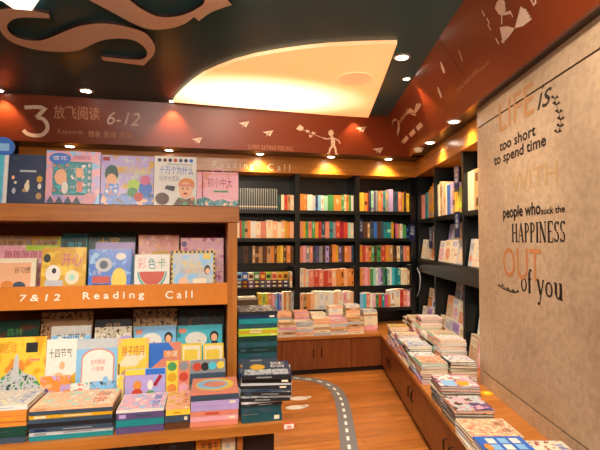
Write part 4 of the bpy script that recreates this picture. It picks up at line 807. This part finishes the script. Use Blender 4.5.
face(50, 90, 327, 2.735, z2, 'white', [('r', 0, 0, 1, .8, P('white', 'skyblue', 'white', 8)), ('t', '二十四节气', .12, .66, .88, .84, 'charcoal')], 'white book with black Chinese title in the second row', G3)
face(94, 131, 328, 2.735, z2, 'white', [('r', 0, .6, 1, 1, P('white', 'cream', 'brown', 40)), ('t', '一百层', .1, .75, .6, .85, 'brown'), ('c', .85, .7, .2, .1, 'lilac')], 'white patterned book in the second row left of the whale books', G3)
wh = lambda bg, c2: [('r', 0, 0, 1, 1, P(bg, bg, c2, 5)), ('c', .42, .66, .24, .18, 'white'), ('c', .82, .72, .1, .13, 'charcoal'), ('c', .82, .69, .07, .09, 'peach'), ('r', .76, .46, .9, .6, 'navy'), ('r', .04, .82, .2, .93, 'salmon'), ('c', .48, .62, .015, .015, 'charcoal')]
face(133.5, 176, 327, 2.735, z2, 'cyan', wh('skyblue', 'cyan'), 'light blue book with a white whale and dark-haired child', G3)
face(177, 222.5, 326, 2.735, z2, 'teal', wh('cyan', 'teal'), 'teal book with a white whale and dark-haired child', G3)
face(-10, 44.5, 339.5, 2.54, z1, 'orange', [('r', 0, 0, 1, 1, P('orange', 'yellow', 'gold', 5)), ('p', [(0, 0), (0, .3), (.15, .42), (.3, .5), (.45, .62), (.6, .5), (.8, .45), (1, .25), (1, 0)], P('green', 'silver', 'darkgreen', 26)), ('p', [(.38, .4), (.42, .72), (.46, .78), (.5, .7), (.52, .4)], 'silver'), ('r', .62, .78, .84, .92, 'charcoal'), ('t', '童话城', .05, .78, .45, .92, 'orange'), ('r', .7, .66, .9, .69, 'salmon')], 'orange-yellow book with a silver-green castle, front row far left', G3, 8, .03)
face(44.5, 75.5, 341, 2.55, z1, 'white', [('t', '十四节气', .1, .72, .85, .86, 'charcoal'), ('c', .55, .6, .09, .06, 'peach'), ('r', 0, 0, 1, .22, 'orange'), ('c', .45, .32, .25, .18, 'peach'), ('p', [(.6, .1), (.8, .4), (1, .5), (1, .1)], 'gold')], 'white and orange book with a black Chinese title, front row', G3)
face(75.5, 117, 340.5, 2.545, z1, 'skyblue', [('r', 0, .85, 1, 1, 'silver'), ('r', .13, .1, .93, .72, 'salmon'), ('c', .53, .7, .4, .15, 'salmon'), ('r', .16, .12, .9, .72, 'white'), ('c', .53, .69, .36, .14, 'white'), ('t', '我的情绪', .35, .6, .7, .68, 'salmon'), ('t', '小怪兽', .38, .5, .68, .57, 'salmon'), ('c', .73, .35, .07, .06, 'skyblue'), ('r', 0, 0, 1, .1, 'peach')], 'sky blue book with a rounded white panel outlined in red, front row', G3)
face(116.5, 148.5, 340, 2.55, z1, 'yellow', [('r', 0, 0, 1, 1, P('cream', 'yellow', 'peach', 5)), ('t', '猴子捞月', .15, .72, .85, .88, 'red'), ('c', .3, .35, .18, .16, 'tan'), ('c', .7, .35, .18, .16, 'tan'), ('c', .5, .2, .35, .12, 'gold'), ('r', .06, .2, .1, .6, 'brown')], 'yellow book with two monkeys and red title, front row', G3)
face(149, 181, 344, 2.57, z1, 'salmon', [('p', [(0, .5), (0, 1), (.6, 1), (.9, .75), (.4, .7)], 'blue'), ('r', .45, .72, .95, .85, 'orange'), ('t', '沙漠', .5, .73, .9, .84, 'white')], 'blue and salmon book behind the coloured discs', G3)
for i, (a_, c_) in enumerate(((181.5, 202), (203.5, 224))): face(a_, c_, 344.5, 2.57, z1+.06, 'yellow', [('r', .08, .1, .92, .95, 'cream'), ('r', .15, .6, .8, .85, 'yellow'), ('r', .2, .35, .85, .5, 'lime')], 'small yellow and cream booklet, %s of the pair below the teal whale book' % ('left', 'right')[i], G3)
b = MB(); b.box(ux(181, 2.57), 2.56, TZ+.0005, ux(225, 2.57), 2.589, TZ+.0595, 'tan'); tag(b.build('display_block'), 'low tan display block under the pair of yellow booklets', 'stand')
# leaning row just behind the piles
G4 = 'picture books leaning behind the front piles'
yl = 2.41
face(40, 70, 377, yl, z1, 'peach', [('r', 0, 0, 1, 1, P('peach', 'orange', 'lilac', 14)), ('c', .2, .6, .1, .1, 'purple')], 'peach book leaning behind the wide pale pile', G4)
face(70.5, 90, 384, yl, z1, 'mint', [('r', 0, 0, 1, 1, P('teal', 'white', 'salmon', 18)), ('c', .5, .7, .2, .15, 'salmon')], 'white and teal book leaning behind the wide pale pile', G4)
face(90.5, 115, 382, yl, z1, 'skyblue', [('r', 0, 0, 1, 1, P('salmon', 'skyblue', 'slate', 18))], 'sky blue and salmon book leaning behind the wide pale pile', G4)
face(117, 124, 376, yl-.02, z1, 'lilac', [('r', 0, 0, 1, 1, P('lilac', 'yellow', 'white', 24))], 'narrow lilac and yellow book wedged beside the sky blue fruit book', G4)
face(125.5, 166, 370, yl, z1, 'skyblue', [('r', 0, 0, 1, 1, P('skyblue', 'lilac', 'skyblue', 5)), ('r', .5, .85, .98, 1, 'blue'), ('c', .3, .6, .1, .12, 'orange'), ('c', .3, .42, .13, .1, 'red'), ('c', .63, .36, .13, .1, 'green'), ('p', [(.68, .6), (.85, .85), (.92, .8), (.76, .55)], 'crimson'), ('c', .62, .6, .07, .12, 'white'), ('r', .0, .86, .48, 1, 'yellow')], 'sky blue book with fruit shapes and a rocket, behind the purple pile', G4)
face(166.5, 190, 362, yl+.01, z1, 'lime', [('r', 0, 0, 1, 1, 'yellow'), ('r', .5, 0, 1, 1, 'salmon')] + [('c', .25+.5*i, .88-.24*j, .2, .1, c) for i, j, c in ((0, 0, 'green'), (1, 0, 'grey'), (0, 1, 'gold'), (1, 1, 'red'), (0, 2, 'orange'), (1, 2, 'pink'), (0, 3, 'red'), (1, 3, 'lilac'))], 'yellow-green board book with coloured discs in two columns', G4)
face(190.5, 226, 361, yl+.02, z1, 'grey', [('c', .2, .85, .13, .1, 'red'), ('c', .42, .85, .11, .1, 'charcoal'), ('c', .63, .86, .12, .09, 'cyan'), ('c', .86, .87, .11, .09, 'yellow'), ('r', 0, .45, 1, .7, 'slate')], 'grey board book with a row of coloured discs', G4)
# front piles
def lp(xl, xr, spec, where, d=.215, Y=YT+.03, cover=None, rot=0, j=.003, rj=1.2, mode='flat'):
    x0, x1 = ux(xl, Y), ux(xr, Y)
    return pile(I4, (x0+x1)/2, Y, TZ+.001, x1-x0, d, spec, where, 'piles on the display table', j, rot, rj, cover, mode, 'picture_book')
lp(-22, 29, [('slate', .024), ('darkgreen', .022), ('darkgreen', .018), ('orange', .022), ('orange', .022), ('orange', .022), ('white', .020, ('white', 'silver', 'cream'))], 'the leftmost pile on the display table')
lp(31, 114, [('teal', .018), ('silver', .014), ('slate', .018), ('charcoal', .018), ('slate', .016), ('gold', .014), ('slate', .016), ('peach', .012, ('cream', 'peach', 'mint'))], 'the wide pale pile on the display table')
lp(118, 165.5, [('purple', .028), ('teal', .030), ('purple', .028), ('white', .012, ('white', 'pink', 'skyblue'))], 'the purple and teal pile, display table')
lp(166.5, 190.5, [('brown', .030), ('slate', .030), ('yellow', .024), ('peach', .012, ('pink', 'peach', 'gold'))], 'the small square pile beside the purple one')
lp(191.5, 239, [('salmon', .022), ('pink', .022), ('salmon', .022), ('lilac', .022), ('lilac', .022), ('slate', .026), ('salmon', .012)], 'the pink-spined pile on the display table', cover=[('r', 0, 0, 1, 1, 'salmon'), ('c', .5, .5, .42, .42, 'yellow'), ('c', .5, .45, .34, .34, 'skyblue'), ('c', .5, .5, .2, .25, 'salmon')])
z6 = lp(242, 282, [('deepteal', .036), ('deepteal', .036), ('charcoal', .012), ('silver', .01)], 'the corner pile, straight lower part')
x0, x1 = ux(241, YT), ux(287, YT)
pile(I4, (x0+x1)/2+.01, YT+.02, z6, .235, .25, [('charcoal', .015), ('silver', .009), ('charcoal', .015), ('slate', .013), ('charcoal', .015), ('silver', .009), ('black', .018), ('charcoal', .018)], 'the corner pile, twisted upper part', 'piles on the display table', .006, -8, 4,
     kind='picture_book', cover=[('r', 0, 0, 1, 1, 'navy'), ('r', .05, .05, .4, .95, P('charcoal', 'silver', 'navy', 40)), ('c', .55, .32, .2, .16, 'gold'), ('t', '恐龙', .5, .6, .9, .9, 'white')])
x0, x1 = ux(238.5, 2.64), ux(277.5, 2.64)
pile(I4, (x0+x1)/2, 2.64, TZ+.001, x1-x0, .26, [('slate', .03), ('brown', .022), ('navy', .03), ('slate', .03), ('brown', .022), ('slate', .028), ('deepteal', .03), ('deepgreen', .03), ('deepteal', .032), ('deepgreen', .03), ('lime', .014), ('gold', .014), ('lime', .014), ('deepteal', .024), ('teal', .03), ('navy', .02), ('charcoal', .018, ('white', 'charcoal', 'grey'))], 'the tall pile beside the display unit', 'tall pile beside the unit', .003, 0, 1, kind='picture_book')
# lower shelf books (standing, tops show under the table edge)
def low(xl, xr, yt, col, art, lb_):
    x0, x1 = ux(xl, YT+.12), ux(xr, YT+.12); h = uz((xl+xr)/2, yt, YT+.12)-.291
    put_book(*bookmesh(x1-x0, h, .03, col, 'face', None, art), Matrix.Translation(((x0+x1)/2, YT+.12, .291)), lb_, 'books under the display table', child=False)
low(197, 221.5, 439, 'gold', [('r', .05, .8, .95, .98, 'orange'), ('t', '故事书', .2, .84, .9, .96, 'brown'), ('r', 0, .7, 1, .78, 'salmon')], 'gold and orange book standing under the table edge')
low(222.5, 236, 437.5, 'cream', [('r', .3, .86, .6, .93, 'silver')], 'cream book standing under the table edge beside the panel')
low(112, 158, 442, 'navy', [('r', .4, .9, .6, .95, 'slate')], 'navy book standing under the table left of the dark gap')
low(160, 195, 440, 'charcoal', [('r', .3, .9, .5, .94, 'slate')], 'charcoal book standing under the table beside the gold one')
# ---------------------------------------------------------------- light and view
w = bpy.data.worlds.new('world'); sc.world = w; w.use_nodes = True
w.node_tree.nodes['Background'].inputs['Color'].default_value = (.9, .7, .5, 1); w.node_tree.nodes['Background'].inputs['Strength'].default_value = .1
sc.view_settings.view_transform = 'Standard'; sc.view_settings.look = 'None'; sc.view_settings.gamma = 1; sc.view_settings.use_curve_mapping = False
sc.view_settings.exposure = 0.0
print('books', NB[0])
